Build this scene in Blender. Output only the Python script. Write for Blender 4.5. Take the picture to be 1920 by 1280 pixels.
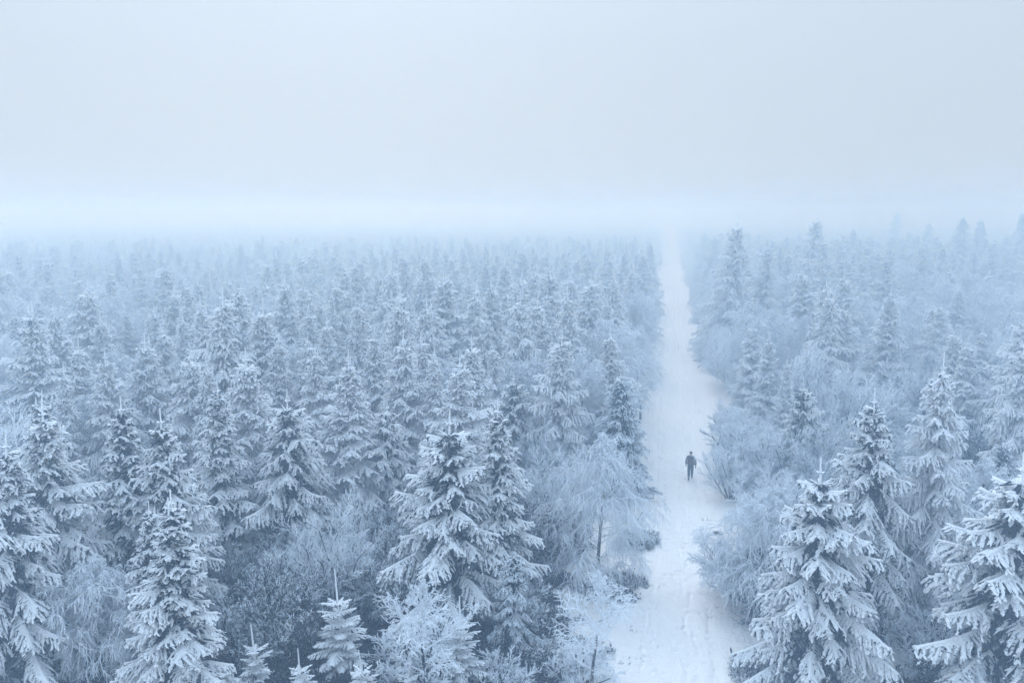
import bpy, math, random
import numpy as np
from mathutils import Vector, Matrix

for o in list(bpy.data.objects):
    bpy.data.objects.remove(o, do_unlink=True)
scene = bpy.context.scene
col = scene.collection
R = math.radians
PI = math.pi

# ------------------------------------------------------------------ camera
CAM_H = 16.2            # lookout platform height above the snow
FPX = 1600.0            # focal length in photo pixels (1920 wide)
HORIZON = 400.0
PITCH = math.atan((640.0 - HORIZON) / FPX)
cam_d = bpy.data.cameras.new('camera')
cam_d.sensor_width = 36.0
cam_d.lens = 36.0 * FPX / 1920.0
cam_d.clip_start = 0.1
cam_d.clip_end = 6000.0
cam = bpy.data.objects.new('camera', cam_d)
col.objects.link(cam)
cam.location = (0, 0, CAM_H)
cam.rotation_euler = (PI / 2 - PITCH, 0, 0)
scene.camera = cam

# ------------------------------------------------------------------ sky and light
SUN_EL, SUN_AZ = R(39), R(-12)      # azimuth measured from +Y towards +X
world = bpy.data.worlds.new('World')
scene.world = world
world.use_nodes = True
wn = world.node_tree
wn.nodes.clear()
w_out = wn.nodes.new('ShaderNodeOutputWorld')
w_bg = wn.nodes.new('ShaderNodeBackground')
w_sky = wn.nodes.new('ShaderNodeTexSky')
w_sky.sky_type = 'NISHITA'
w_sky.sun_disc = False
w_sky.sun_elevation = SUN_EL
w_sky.sun_rotation = SUN_AZ
w_sky.altitude = 800
w_sky.air_density = 1.0
w_sky.dust_density = 6.0
w_sky.ozone_density = 2.0
w_hs = wn.nodes.new('ShaderNodeHueSaturation')
w_hs.inputs['Saturation'].default_value = 0.62
# an overcast layer evens the clear-sky gradient out
w_mix = wn.nodes.new('ShaderNodeMix')
w_mix.data_type = 'RGBA'
w_mix.inputs['Factor'].default_value = 0.88
w_mix.inputs['B'].default_value = (9.5, 10.9, 12.3, 1)
wn.links.new(w_sky.outputs[0], w_hs.inputs['Color'])
wn.links.new(w_hs.outputs[0], w_mix.inputs['A'])
w_tc = wn.nodes.new('ShaderNodeTexCoord')
w_sep = wn.nodes.new('ShaderNodeSeparateXYZ')
wn.links.new(w_tc.outputs['Generated'], w_sep.inputs[0])
w_el = wn.nodes.new('ShaderNodeMath'); w_el.operation = 'MAXIMUM'; w_el.inputs[1].default_value = 0.0
wn.links.new(w_sep.outputs['Z'], w_el.inputs[0])
w_zenith = wn.nodes.new('ShaderNodeVectorMath'); w_zenith.operation = 'MULTIPLY_ADD'
w_zenith.inputs[1].default_value = (0.85, 1.15, 1.55)      # unseen zenith made brighter and bluer to light frost and fog
w_zenith.inputs[2].default_value = (1.0, 1.0, 1.0)
w_sq = wn.nodes.new('ShaderNodeMath'); w_sq.operation = 'POWER'; w_sq.inputs[1].default_value = 1.7
wn.links.new(w_el.outputs[0], w_sq.inputs[0])
wn.links.new(w_sq.outputs[0], w_zenith.inputs[0])
w_mul = wn.nodes.new('ShaderNodeVectorMath'); w_mul.operation = 'MULTIPLY'
wn.links.new(w_mix.outputs['Result'], w_mul.inputs[0])
wn.links.new(w_zenith.outputs[0], w_mul.inputs[1])
wn.links.new(w_mul.outputs[0], w_bg.inputs['Color'])
w_bg.inputs['Strength'].default_value = 0.062
wn.links.new(w_bg.outputs[0], w_out.inputs['Surface'])

sun_d = bpy.data.lights.new('sun', 'SUN')
sun_d.energy = 1.2
sun_d.angle = R(40)
sun_d.color = (1.0, 0.99, 0.98)
sun = bpy.data.objects.new('sun', sun_d)
col.objects.link(sun)
sun.location = (0, 0, 60)
sdir = Vector((math.sin(SUN_AZ) * math.cos(SUN_EL), math.cos(SUN_AZ) * math.cos(SUN_EL), math.sin(SUN_EL)))
sun.rotation_euler = sdir.to_track_quat('Z', 'Y').to_euler()

vs = scene.view_settings
vs.view_transform = 'Standard'
vs.look = 'None'
vs.exposure = 0.04
vs.gamma = 1.0
vs.use_curve_mapping = False
cy = scene.cycles
cy.use_denoising = True
cy.denoiser = 'OPENIMAGEDENOISE'
cy.use_adaptive_sampling = True
cy.adaptive_threshold = 0.03
cy.adaptive_min_samples = 12
cy.max_bounces = 12
cy.diffuse_bounces = 2
cy.volume_bounces = 10
cy.transparent_max_bounces = 8

# ------------------------------------------------------------------ pixels to places
def ray(px, py):
    a = (px - 960.0) / FPX
    b = (640.0 - py) / FPX
    return (a, math.cos(PITCH) + b * math.sin(PITCH), -math.sin(PITCH) + b * math.cos(PITCH))

def at_top(px, py, h):
    """ground position of something h metres tall whose top is seen at this pixel"""
    dx, dy, dz = ray(px, py)
    t = (CAM_H - h) / -dz
    return (dx * t, dy * t)

def at_base(px, py):
    return at_top(px, py, 0.0)

# path: a straight lane that passes under the lookout
PATH_P = at_base(1262, 1250)
PATH_Q = at_base(1258, 620)
_pd = Vector((PATH_Q[0] - PATH_P[0], PATH_Q[1] - PATH_P[1])).normalized()
PATH_D = (_pd.x, _pd.y)
PATH_N = (_pd.y, -_pd.x)           # to the right of the walking direction

def path_coords(x, y):
    """(along, across) from the lane's start"""
    ax, ay = x - PATH_P[0], y - PATH_P[1]
    return ax * PATH_D[0] + ay * PATH_D[1], ax * PATH_N[0] + ay * PATH_N[1]

# ------------------------------------------------------------------ materials
def principled(name, rough=0.85, spec=0.2):
    m = bpy.data.materials.new(name)
    m.use_nodes = True
    nt = m.node_tree
    b = nt.nodes['Principled BSDF']
    b.inputs['Roughness'].default_value = rough
    b.inputs['Specular IOR Level'].default_value = spec
    return m, nt, b

def math_node(nt, op, a, b=None, c=None, clamp=False):
    n = nt.nodes.new('ShaderNodeMath')
    n.operation = op
    n.use_clamp = clamp
    for i, v in enumerate((a, b, c)):
        if v is None:
            continue
        if isinstance(v, (int, float)):
            n.inputs[i].default_value = v
        else:
            nt.links.new(v, n.inputs[i])
    return n.outputs[0]

def noise(nt, scale, detail=3.0, vec=None, rough=0.55):
    n = nt.nodes.new('ShaderNodeTexNoise')
    n.inputs['Scale'].default_value = scale
    n.inputs['Detail'].default_value = detail
    n.inputs['Roughness'].default_value = rough
    if vec is not None:
        nt.links.new(vec, n.inputs['Vector'])
    return n.outputs['Fac']

def ramp01(nt, v, lo, hi):
    n = nt.nodes.new('ShaderNodeMapRange')
    n.interpolation_type = 'SMOOTHSTEP'
    n.inputs['From Min'].default_value = lo
    n.inputs['From Max'].default_value = hi
    nt.links.new(v, n.inputs['Value'])
    return n.outputs['Result']

def mix_rgb(nt, f, a, b):
    n = nt.nodes.new('ShaderNodeMix')
    n.data_type = 'RGBA'
    for s, v in (('Factor', f), ('A', a), ('B', b)):
        if isinstance(v, (tuple, float, int)):
            n.inputs[s].default_value = v
        else:
            nt.links.new(v, n.inputs[s])
    return n.outputs['Result']

def frosted(name, dark, dark2, frost, bias, nz_gain=1.0, tip_gain=0.4, vary=0.25, lo=0.0, hi=0.18, fine=0.55):
    """rime and snow lie on upper sides and shoot ends, bare needles or bark elsewhere"""
    m, nt, b = principled(name, 0.9, 0.15)
    geo = nt.nodes.new('ShaderNodeNewGeometry')
    tc = nt.nodes.new('ShaderNodeTexCoord')
    info = nt.nodes.new('ShaderNodeObjectInfo')
    sep = nt.nodes.new('ShaderNodeSeparateXYZ')
    nt.links.new(geo.outputs['Normal'], sep.inputs[0])
    att = nt.nodes.new('ShaderNodeAttribute')
    att.attribute_name = 'tip'
    n1 = noise(nt, 2.2, 2.0, tc.outputs['Object'])
    n2 = noise(nt, 24.0, 2.0, tc.outputs['Object'], 0.7)
    v = math_node(nt, 'MULTIPLY', sep.outputs['Z'], nz_gain)
    v = math_node(nt, 'MULTIPLY_ADD', att.outputs['Fac'], tip_gain, v)
    v = math_node(nt, 'MULTIPLY_ADD', math_node(nt, 'SUBTRACT', n1, 0.5), 0.9, v)
    v = math_node(nt, 'MULTIPLY_ADD', math_node(nt, 'SUBTRACT', n2, 0.5), fine, v)
    v = math_node(nt, 'MULTIPLY_ADD', math_node(nt, 'SUBTRACT', info.outputs['Random'], 0.5), vary, v)
    v = math_node(nt, 'ADD', v, bias)
    f = ramp01(nt, v, lo, hi)
    base = mix_rgb(nt, n2, dark, dark2)
    c = mix_rgb(nt, f, base, frost)
    nt.links.new(c, b.inputs['Base Color'])
    return m

M = {}
M['spruce'] = frosted('frosted_needles', (0.003, 0.008, 0.020, 1), (0.012, 0.026, 0.046, 1), (0.84, 0.90, 0.96, 1), -0.46, 1.10, 0.50)
M['spruce_hazed'] = frosted('fog_whitened_needles', (0.003, 0.008, 0.020, 1), (0.012, 0.026, 0.046, 1), (0.83, 0.89, 0.96, 1), 0.36, 0.80, 0.42)  # extra frost cover paints fog paleness onto trees farther back
M['spruce_lean'] = frosted('thinly_frosted_needles', (0.003, 0.008, 0.020, 1), (0.012, 0.026, 0.046, 1), (0.74, 0.83, 0.92, 1), -0.50, 0.95, 0.45)
M['bark'] = frosted('rimed_bark', (0.010, 0.012, 0.017, 1), (0.040, 0.042, 0.048, 1), (0.8, 0.82, 0.85, 1), -0.30, 0.8, 0.9)
M['twig'] = frosted('rimed_twigs', (0.014, 0.018, 0.027, 1), (0.045, 0.050, 0.062, 1), (0.78, 0.86, 0.95, 1), 0.36, 0.60, 0.40)
M['twig_thin'] = frosted('lightly_rimed_twigs', (0.010, 0.014, 0.022, 1), (0.035, 0.042, 0.055, 1), (0.74, 0.83, 0.92, 1), -0.28, 0.65, 0.45)
M['heather_rimed'] = frosted('rimed_heather', (0.006, 0.011, 0.020, 1), (0.022, 0.032, 0.046, 1), (0.75, 0.80, 0.86, 1), -0.36, 0.6, 0.5)
M['heather'] = frosted('dark_heather', (0.006, 0.011, 0.020, 1), (0.022, 0.032, 0.046, 1), (0.75, 0.80, 0.86, 1), -0.75, 0.6, 0.5)

def snow_material(name, bump_parts):
    m, nt, b = principled(name, 0.75, 0.25)
    tc = nt.nodes.new('ShaderNodeTexCoord')
    n1 = noise(nt, 0.35, 3.0, tc.outputs['Object'])
    n2 = noise(nt, 6.0, 4.0, tc.outputs['Object'])
    c = mix_rgb(nt, n1, (0.85, 0.86, 0.87, 1), (0.90, 0.905, 0.91, 1))
    nt.links.new(c, b.inputs['Base Color'])
    bp = nt.nodes.new('ShaderNodeBump')
    bp.inputs['Strength'].default_value = bump_parts[0]
    bp.inputs['Distance'].default_value = bump_parts[1]
    nt.links.new(n2, bp.inputs['Height'])
    nt.links.new(bp.outputs[0], b.inputs['Normal'])
    b.inputs['Subsurface Weight'].default_value = 0.0
    return m
M['snow'] = snow_material('soft_snow', (0.35, 0.06))
M['track'] = snow_material('trodden_snow', (0.9, 0.10))

def plain(name, colr, rough=0.8, var=0.25):
    m, nt, b = principled(name, rough, 0.25)
    tc = nt.nodes.new('ShaderNodeTexCoord')
    n = noise(nt, 30.0, 3.0, tc.outputs['Object'])
    d = tuple(c * (1 - var) for c in colr) + (1,)
    l = tuple(c * (1 + var) for c in colr) + (1,)
    nt.links.new(mix_rgb(nt, n, d, l), b.inputs['Base Color'])
    return m
M['jacket'] = plain('charcoal_jacket', (0.016, 0.017, 0.022))
M['sleeve'] = plain('grey_sleeve', (0.30, 0.31, 0.34))
M['trousers'] = plain('black_trousers', (0.010, 0.011, 0.015))
M['boot'] = plain('black_boot', (0.012, 0.011, 0.011), 0.6)
M['beanie'] = plain('black_beanie', (0.010, 0.011, 0.014))
M['glove'] = plain('black_glove', (0.012, 0.012, 0.014))
M['skin'] = plain('skin', (0.45, 0.27, 0.2), 0.6, 0.08)
M['pack'] = plain('dark_pack', (0.020, 0.018, 0.024))
M['pack_panel'] = plain('maroon_pack_panel', (0.10, 0.030, 0.042))

# ------------------------------------------------------------------ mesh helpers
def build_mesh(name, V, quads, tris, tip=None, mat=None, smooth=False):
    V = np.asarray(V, dtype=np.float32).reshape(-1, 3)
    quads = np.asarray(quads, dtype=np.int32).reshape(-1, 4)
    tris = np.asarray(tris, dtype=np.int32).reshape(-1, 3)
    me = bpy.data.meshes.new(name)
    me.vertices.add(len(V))
    me.vertices.foreach_set('co', V.ravel())
    nl = quads.size + tris.size
    me.loops.add(nl)
    me.loops.foreach_set('vertex_index', np.concatenate([quads.ravel(), tris.ravel()]))
    npoly = len(quads) + len(tris)
    me.polygons.add(npoly)
    starts = np.concatenate([np.arange(len(quads)) * 4, quads.size + np.arange(len(tris)) * 3]).astype(np.int32)
    me.polygons.foreach_set('loop_start', starts)
    me.polygons.foreach_set('use_smooth', np.full(npoly, smooth))
    me.update(calc_edges=True)
    if tip is not None:
        a = me.attributes.new('tip', 'FLOAT', 'POINT')
        a.data.foreach_set('value', np.asarray(tip, dtype=np.float32))
    if mat:
        me.materials.append(mat)
    return me

def unit(v):
    return v / np.maximum(np.linalg.norm(v, axis=-1, keepdims=True), 1e-9)

ZUP = np.array([0.0, 0.0, 1.0])

class Batch:
    """collects many small shoots and turns them into one mesh"""
    def __init__(self):
        self.V, self.Q, self.T, self.tip, self.n = [], [], [], [], 0

    def add(self, V, Q, T, tip):
        self.V.append(V.reshape(-1, 3))
        self.Q.append((Q + self.n).reshape(-1, 4))
        self.T.append((T + self.n).reshape(-1, 3))
        self.tip.append(tip.ravel())
        self.n += V.reshape(-1, 3).shape[0]

    def roofs(self, P, D, L, W, droop, rng, rise=0.7, t0=0.0, t1=1.0):
        """ridge-shaped needle shoots: snow lies on the two slopes, needles hang under them"""
        n = len(P)
        if n == 0:
            return
        D = unit(D)
        S = np.cross(D, ZUP)
        bad = np.linalg.norm(S, axis=1) < 0.15
        S[bad] = np.stack([np.cos(rng.uniform(0, 6.28, bad.sum())), np.sin(rng.uniform(0, 6.28, bad.sum())), np.zeros(bad.sum())], 1)
        S = unit(S)
        U = unit(np.cross(S, D))
        L, W, droop = (np.broadcast_to(np.asarray(a, float), (n,)) for a in (L, W, droop))
        def C(s):
            return P + D * (L * s)[:, None] - ZUP * (droop * L * s * s)[:, None]
        Sx = S * W[:, None]
        Ux = U * (W * rise)[:, None]
        c0, c1, c2 = C(0.0), C(0.72), C(1.0)
        V = np.stack([c0 - Sx * 0.7 - Ux, c0, c0 + Sx * 0.7 - Ux, c1 - Sx - Ux, c1, c1 + Sx - Ux, c2 - Ux * 0.3], 1)
        o = np.arange(n)[:, None] * 7
        Q = np.stack([o + np.array([0, 3, 4, 1]), o + np.array([1, 4, 5, 2])], 1)
        T = np.stack([o + np.array([3, 6, 4]), o + np.array([4, 6, 5])], 1)
        tm = t0 + (t1 - t0) * 0.5
        tip = np.tile(np.array([t0, t0, t0, tm, tm, tm, t1]), (n, 1))
        self.add(V, Q, T, tip)

    def tubes(self, A, B, Cc, ra, rb, rc, ta=0.0, tb=0.5, tc=1.0, sides=3, close=True):
        """bent tapering twigs through three points"""
        n = len(A)
        if n == 0:
            return
        d = unit(Cc - A)
        S = np.cross(d, np.array([0.31, 0.17, 0.93]))
        S = unit(S)
        U = np.cross(d, S)
        rows = []
        ang = np.arange(sides) * 2 * PI / sides
        for c, r in ((A, ra), (B, rb), (Cc, rc)):
            r = np.broadcast_to(np.asarray(r, float), (n,))
            for a in ang:
                rows.append(c + (S * math.cos(a) + U * math.sin(a)) * r[:, None])
        V = np.stack(rows, 1)
        k = sides
        o = np.arange(n)[:, None] * (3 * k)
        Q = []
        for row in (0, 1):
            for i in range(k):
                j = (i + 1) % k
                Q.append(o + np.array([row * k + i, row * k + j, (row + 1) * k + j, (row + 1) * k + i]))
        Q = np.stack(Q, 1)
        T = np.zeros((0, 3), int)
        if k == 3:
            T = (o + np.array([6, 7, 8])).reshape(-1, 3)
        tip = np.tile(np.repeat(np.array([ta, tb, tc]), k), (n, 1))
        self.add(V, Q, T, tip)

    def mesh(self, name, mat, smooth=False):
        V = np.concatenate(self.V)
        Q = np.concatenate(self.Q) if self.Q else np.zeros((0, 4), int)
        T = np.concatenate(self.T) if self.T else np.zeros((0, 3), int)
        return build_mesh(name, V, Q, T, np.concatenate(self.tip), mat, smooth)

def trunk_mesh(name, pts, rads, mat, sides=8):
    pts = np.asarray(pts, float)
    n = len(pts)
    V, Q = [], []
    for i, (p, r) in enumerate(zip(pts, rads)):
        for k in range(sides):
            a = 2 * PI * k / sides
            rr = r * (1 + 0.12 * math.sin(3 * a + i))
            V.append((p[0] + rr * math.cos(a), p[1] + rr * math.sin(a), p[2]))
    for i in range(n - 1):
        for k in range(sides):
            j = (k + 1) % sides
            Q.append((i * sides + k, i * sides + j, (i + 1) * sides + j, (i + 1) * sides + k))
    return build_mesh(name, V, Q, [], np.linspace(0, 1.0, len(V)) ** 2, mat, True)

# ------------------------------------------------------------------ tree kinds
def spruce_kind(seed, H, base_r, droop=0.5, hang=0.5, step=0.105, snow=1.0, power=0.98, gap=0.44, first=0.03, n_wh=(6, 9), leaders=1, bend=0.0, mat='spruce', fat=1.0):
    rng = np.random.default_rng(seed)
    b = Batch()
    lean = rng.normal(0, 0.012, 2)
    def axis(z):
        t = z / H
        return np.array([lean[0] * z + bend * H * max(0, t - 0.85) ** 2 * 8, lean[1] * z + 0.03 * math.sin(t * 5 + seed), z])
    z = H * first + 0.2
    az0 = rng.uniform(0, 6.28)
    lead = 0.065 * H + 0.30
    top = H - lead
    lob = rng.uniform(0, 6.28, 3)
    def bough(zz, a, L, t, dark=False):
        O = axis(zz)
        p0 = (0.80 - 1.05 * (1 - t) ** 0.42) + rng.normal(0, 0.13)      # up at the top, level or hanging below
        dr = droop * rng.uniform(0.6, 1.4) * (1 - 0.75 * t)
        n = max(4, int(L / step))
        s = np.linspace(0, 1, n + 1)
        hd = np.array([math.cos(a), math.sin(a), 0])
        horiz = L * (s - 0.14 * s ** 2 * dr)
        zed = L * (math.sin(p0) * s - dr * 0.85 * s ** 2 + 0.36 * dr * s ** 3.5)
        sd = np.array([-hd[1], hd[0], 0])
        side_b = rng.normal(0, 0.12) * L * s ** 2 + 0.02 * L * np.sin(s * 7 + rng.uniform(0, 6))
        P = O + horiz[:, None] * hd + zed[:, None] * ZUP + side_b[:, None] * sd
        T = unit(np.gradient(P, axis=0))
        seg = P[1:] - P[:-1]
        sl = np.linalg.norm(seg, axis=1)
        aw = (0.034 + 0.02 * snow * rng.uniform(0.4, 1.2, n)) * fat
        k1 = int(0.22 * n)
        b.roofs(P[k1:-1] + ZUP * 0.012, seg[k1:], sl[k1:] * 1.5, aw[k1:], 0.0, rng, 0.7, 0.25, 0.35)
        b.roofs(P[:k1 + 1], seg[:k1 + 1], sl[:k1 + 1] * 1.2, 0.03, 0.0, rng, 0.7, -0.6, -0.6)
        if snow > 0.7:      # joined snow pillow on the bough
            pw = (0.05 + 0.20 * min(L, 1.6) * np.sin(PI * np.clip(s[:-1] * 0.75 + 0.22, 0, 1)) * (1.05 - s[:-1])) * min(1.2, snow) * rng.uniform(0.6, 1.2, n)
            k0 = int(0.30 * n)
            b.roofs(P[k0:-1] + ZUP * 0.005, seg[k0:], sl[k0:] * 1.6, pw[k0:], 0.0, rng, 0.65 + 0.3 * hang, 0.15, 0.4)
        ii = np.arange(1, n + 1)
        w0 = min(0.44 * L, 0.70) * (0.8 + 0.4 * rng.random())
        prof = w0 * np.minimum(1, (s[ii] / 0.35)) ** 0.7 * (1.03 - s[ii]) ** 0.55 + 0.075 + 0.05 * min(1, L)
        outward = np.clip((s[ii] - 0.18) / 0.45 + 6.0 * max(0.0, t - 0.72), 0, 1)            # inner shoots kept rime-free and dark, painting shade between the boughs
        for sgn in (-1, 1):
            m = len(ii)
            ls = prof * rng.uniform(0.65, 1.2, m)
            th = rng.uniform(0.55, 1.0, m)
            S = sd * sgn
            hg = hang * rng.uniform(0.3, 1.2, m) * (1 - 0.5 * t) * np.minimum(1, ls / 0.18)
            D = unit(T[ii] * np.cos(th)[:, None] + S * np.sin(th)[:, None] - ZUP * hg[:, None])
            Pb = P[ii] + (P[ii - 1] - P[ii]) * rng.random((m, 1))
            dp = 0.15 + 0.40 * hang * (1 - 0.4 * t)
            inner = outward < 0.35
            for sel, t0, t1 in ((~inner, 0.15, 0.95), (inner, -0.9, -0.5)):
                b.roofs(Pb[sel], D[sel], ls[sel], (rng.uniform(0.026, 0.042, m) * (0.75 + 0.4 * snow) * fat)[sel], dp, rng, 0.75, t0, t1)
            big = ls > 0.15
            if big.any():
                cnt = np.minimum(6, (ls[big] / 0.065).astype(int))
                par = np.repeat(np.nonzero(big)[0], cnt)
                u = rng.uniform(0.15, 1.0, len(par))
                base = Pb[par] + D[par] * (ls[par] * u)[:, None] - ZUP * (dp * ls[par] * u * u)[:, None]
                sg2 = np.where(rng.random(len(par)) < 0.5, -1.0, 1.0)
                perp = unit(np.cross(D[par], ZUP)) * sg2[:, None]
                D2 = D[par] * 0.8 + perp * 0.6 - ZUP * (hang * rng.uniform(0.3, 1.3, len(par)))[:, None]
                e = outward[par]
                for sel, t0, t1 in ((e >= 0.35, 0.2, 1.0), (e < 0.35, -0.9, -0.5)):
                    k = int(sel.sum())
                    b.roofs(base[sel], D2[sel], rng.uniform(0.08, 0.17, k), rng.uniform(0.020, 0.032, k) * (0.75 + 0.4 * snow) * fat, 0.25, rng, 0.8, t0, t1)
        # end cluster
        m = 5
        D = T[-1] + np.stack([sd] * m) * np.linspace(-0.7, 0.7, m)[:, None] - ZUP * rng.uniform(0, 0.3, (m, 1))
        b.roofs(np.repeat(P[-2:-1], m, 0), D, rng.uniform(0.12, 0.22, m), 0.032 * fat, 0.15, rng, 0.8, 0.4, 1.0)
        # bare hanging needles under the bough
        m = n
        D = rng.normal(0, 0.45, (m, 3)) - ZUP * 0.8 + hd * 0.4
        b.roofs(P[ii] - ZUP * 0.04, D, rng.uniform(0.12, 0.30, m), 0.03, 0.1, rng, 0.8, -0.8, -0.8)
    while z < top:
        t = z / H
        nb = int(rng.integers(n_wh[0], n_wh[1]))
        if t > 0.85:
            nb = min(nb, 6)
        az0 += rng.uniform(0.4, 1.2)
        env = base_r * min(1.0, (1 - t) / 0.80) ** power * (1 - 0.25 * max(0, 0.10 - t) / 0.10)
        for k in range(nb):
            a = az0 + 2 * PI * k / nb + rng.normal(0, 0.25)
            lobe = 1 + 0.13 * math.sin(a + lob[0] + t * 4) + 0.08 * math.sin(2 * a + lob[1] - t * 7)
            L = max(0.2, env * lobe * rng.uniform(0.70, 1.12))
            bough(z + rng.normal(0, gap * 0.25), a, L, t)
        # sheltered foliage close to the stem, coloured dark as shade in the crown gaps
        m = int(26 + 20 * env)
        aa = rng.uniform(0, 6.28, m)
        rr = env * 0.42 * np.sqrt(rng.random(m))
        zz = z + rng.uniform(-0.5, 0.5, m) * gap * 1.3
        O = axis(z)
        Pb = np.stack([O[0] + rr * np.cos(aa), O[1] + rr * np.sin(aa), zz - 0.15 * rr], 1)
        D = np.stack([np.cos(aa), np.sin(aa), rng.uniform(-0.9, 0.3, m)], 1) + rng.normal(0, 0.4, (m, 3))
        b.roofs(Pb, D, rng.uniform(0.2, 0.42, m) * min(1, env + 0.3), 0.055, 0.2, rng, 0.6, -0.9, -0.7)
        z += gap * rng.uniform(0.75, 1.2) * (0.85 + 0.4 * (1 - t)) * (0.85 if t > 0.78 else 1.0)
    # rime-covered leaders
    for k in range(leaders):
        off = np.array([0.0, 0.0, 0.0]) if k == 0 else np.array([rng.uniform(-.3, .3), rng.uniform(-.3, .3), 0])
        A = (axis(top * 0.97) + off)[None]
        C = (axis(H * (1 - 0.03 * k)) + off * 1.1)[None]
        if bend:
            C = C + np.array([[bend * 0.5, 0, -0.08]])
        b.tubes(A, (A + C) / 2, C, 0.036, 0.030, 0.018, 2.0, 2.0, 2.0, sides=5)
        for f in (0.12, 0.5):
            m = 6
            aa = rng.uniform(0, 6.28) + np.arange(m) * 2 * PI / m
            D = np.stack([np.cos(aa), np.sin(aa), np.full(m, 0.5)], 1)
            Pb = np.repeat(A + (C - A) * f, m, 0)
            ls = (0.34 if f < .3 else 0.16) * rng.uniform(0.7, 1.3, m)
            b.roofs(Pb, D, ls, 0.034, 0.1, rng, 0.8, 0.7, 1.1)
    crown = b.mesh('crown', M[mat])
    zs = np.linspace(-0.3, H * 0.9, 9)
    trunk = trunk_mesh('trunk', [axis(max(0, q)) + np.array([0, 0, min(0, q)]) for q in zs], [0.015 * H * (1 - 0.92 * i / 8) + 0.008 for i in range(9)], M['bark'])
    return {'H': H, 'parts': [('trunk', trunk), ('crown', crown)], 'r': base_r}

def young_spruce_kind(seed, H, base_r):
    """knee- to head-high sapling: long rime-white leader, few open whorls of stiff finger-like shoots"""
    rng = np.random.default_rng(seed)
    b = Batch()
    A = np.array([[0, 0, H * 0.55]]); C = np.array([[rng.normal(0, .03), rng.normal(0, .03), H]])
    b.tubes(A, (A + C) / 2, C, 0.036, 0.032, 0.022, 2.0, 2.0, 2.0, sides=5)
    z = 0.1
    while z < H * 0.76:
        t = z / H
        nb = rng.integers(5, 8)
        a0 = rng.uniform(0, 6.28)
        for k in range(nb):
            a = a0 + 2 * PI * k / nb + rng.normal(0, 0.2)
            L = (base_r * (1 - t * 1.15) ** 0.85 + 0.08) * rng.uniform(0.55, 1.25)
            hd = np.array([math.cos(a), math.sin(a), 0]); sd = np.array([-hd[1], hd[0], 0])
            p0 = 0.15 + 0.45 * t
            n = max(3, int(L / 0.09))
            s = np.linspace(0, 1, n + 1)
            P = np.array([0, 0, z]) + (L * s)[:, None] * hd + (L * (math.sin(p0) * s - 0.32 * (1 - t) * s ** 2))[:, None] * ZUP
            seg = P[1:] - P[:-1]
            b.roofs(P[:-1], seg, np.linalg.norm(seg, axis=1) * 1.6, 0.036, 0, rng, 0.8, 0.4, 0.7)
            b.roofs(P[-1:], seg[-1:], np.array([0.12]), 0.034, 0.1, rng, 0.8, 0.6, 1.0)
            T = unit(np.gradient(P, axis=0))
            ii = np.arange(1, n + 1)
            ls = (0.42 * L * (1.05 - s[ii]) ** 0.6 + 0.05)
            for sgn in (-1, 1):
                th = rng.uniform(0.6, 1.0, n)
                D = T[ii] * np.cos(th)[:, None] + sd * sgn * np.sin(th)[:, None] - ZUP * rng.uniform(0.05, 0.55, (n, 1)) * (1 - t)
                b.roofs(P[ii], D, ls * rng.uniform(0.7, 1.2, n), 0.030, 0.2, rng, 0.8, 0.4, 1.0)
                keep = ls > 0.16
                for u in (0.35, 0.65):
                    Pb = P[ii][keep] + unit(D[keep]) * (ls[keep] * u)[:, None]
                    D2 = unit(D[keep]) + np.array([rng.normal(0, .5), rng.normal(0, .5), -0.35])
                    b.roofs(Pb, D2, 0.10, 0.024, 0.2, rng, 0.8, 0.5, 1.0)
        z += 0.17 + 0.16 * (0.3 + t)
    crown = b.mesh('crown', M['spruce'])
    trunk = trunk_mesh('trunk', [(0, 0, q) for q in np.linspace(-0.2, H * 0.6, 5)], [0.05, 0.045, 0.04, 0.03, 0.025], M['bark'])
    return {'H': H, 'parts': [('trunk', trunk), ('crown', crown)], 'r': base_r}

def kids(rng, A, B, C, L, n, ratio, spread, up, t_lo=0.25, keep=0.5, jitter=0.25):
    """children of curved parents: returns bases, directions, lengths and the parent index"""
    m = len(A)
    par = np.repeat(np.arange(m), n)
    u = t_lo + (1 - t_lo) * ((np.tile(np.arange(n), m) + rng.random(m * n)) / n)
    u = np.clip(u, 0, 1)[:, None]
    P = (1 - u) ** 2 * A[par] + 2 * u * (1 - u) * (2 * B[par] - 0.5 * A[par] - 0.5 * C[par]) + u ** 2 * C[par]
    Tn = unit((C - A)[par])
    rnd = unit(rng.normal(0, 1, (len(par), 3)))
    perp = unit(np.cross(Tn, rnd))
    D = unit(Tn * keep + perp * spread + ZUP * up + rng.normal(0, 0.1, (len(par), 3)))
    Ln = L[par] * ratio * (1.15 - 0.55 * u[:, 0]) * rng.uniform(1 - jitter, 1 + jitter, len(par))
    return P, D, Ln

def curve(P, D, L, grav, rng, wob=0.06):
    n = len(P)
    g = np.broadcast_to(np.asarray(grav, float), (n,))
    B = P + D * (L * 0.5)[:, None] - ZUP * (g * L * 0.25)[:, None] + rng.normal(0, 1, (n, 3)) * (L * wob)[:, None]
    C = P + D * (L)[:, None] - ZUP * (g * L)[:, None] + rng.normal(0, 1, (n, 3)) * (L * wob)[:, None]
    return B, C

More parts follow.
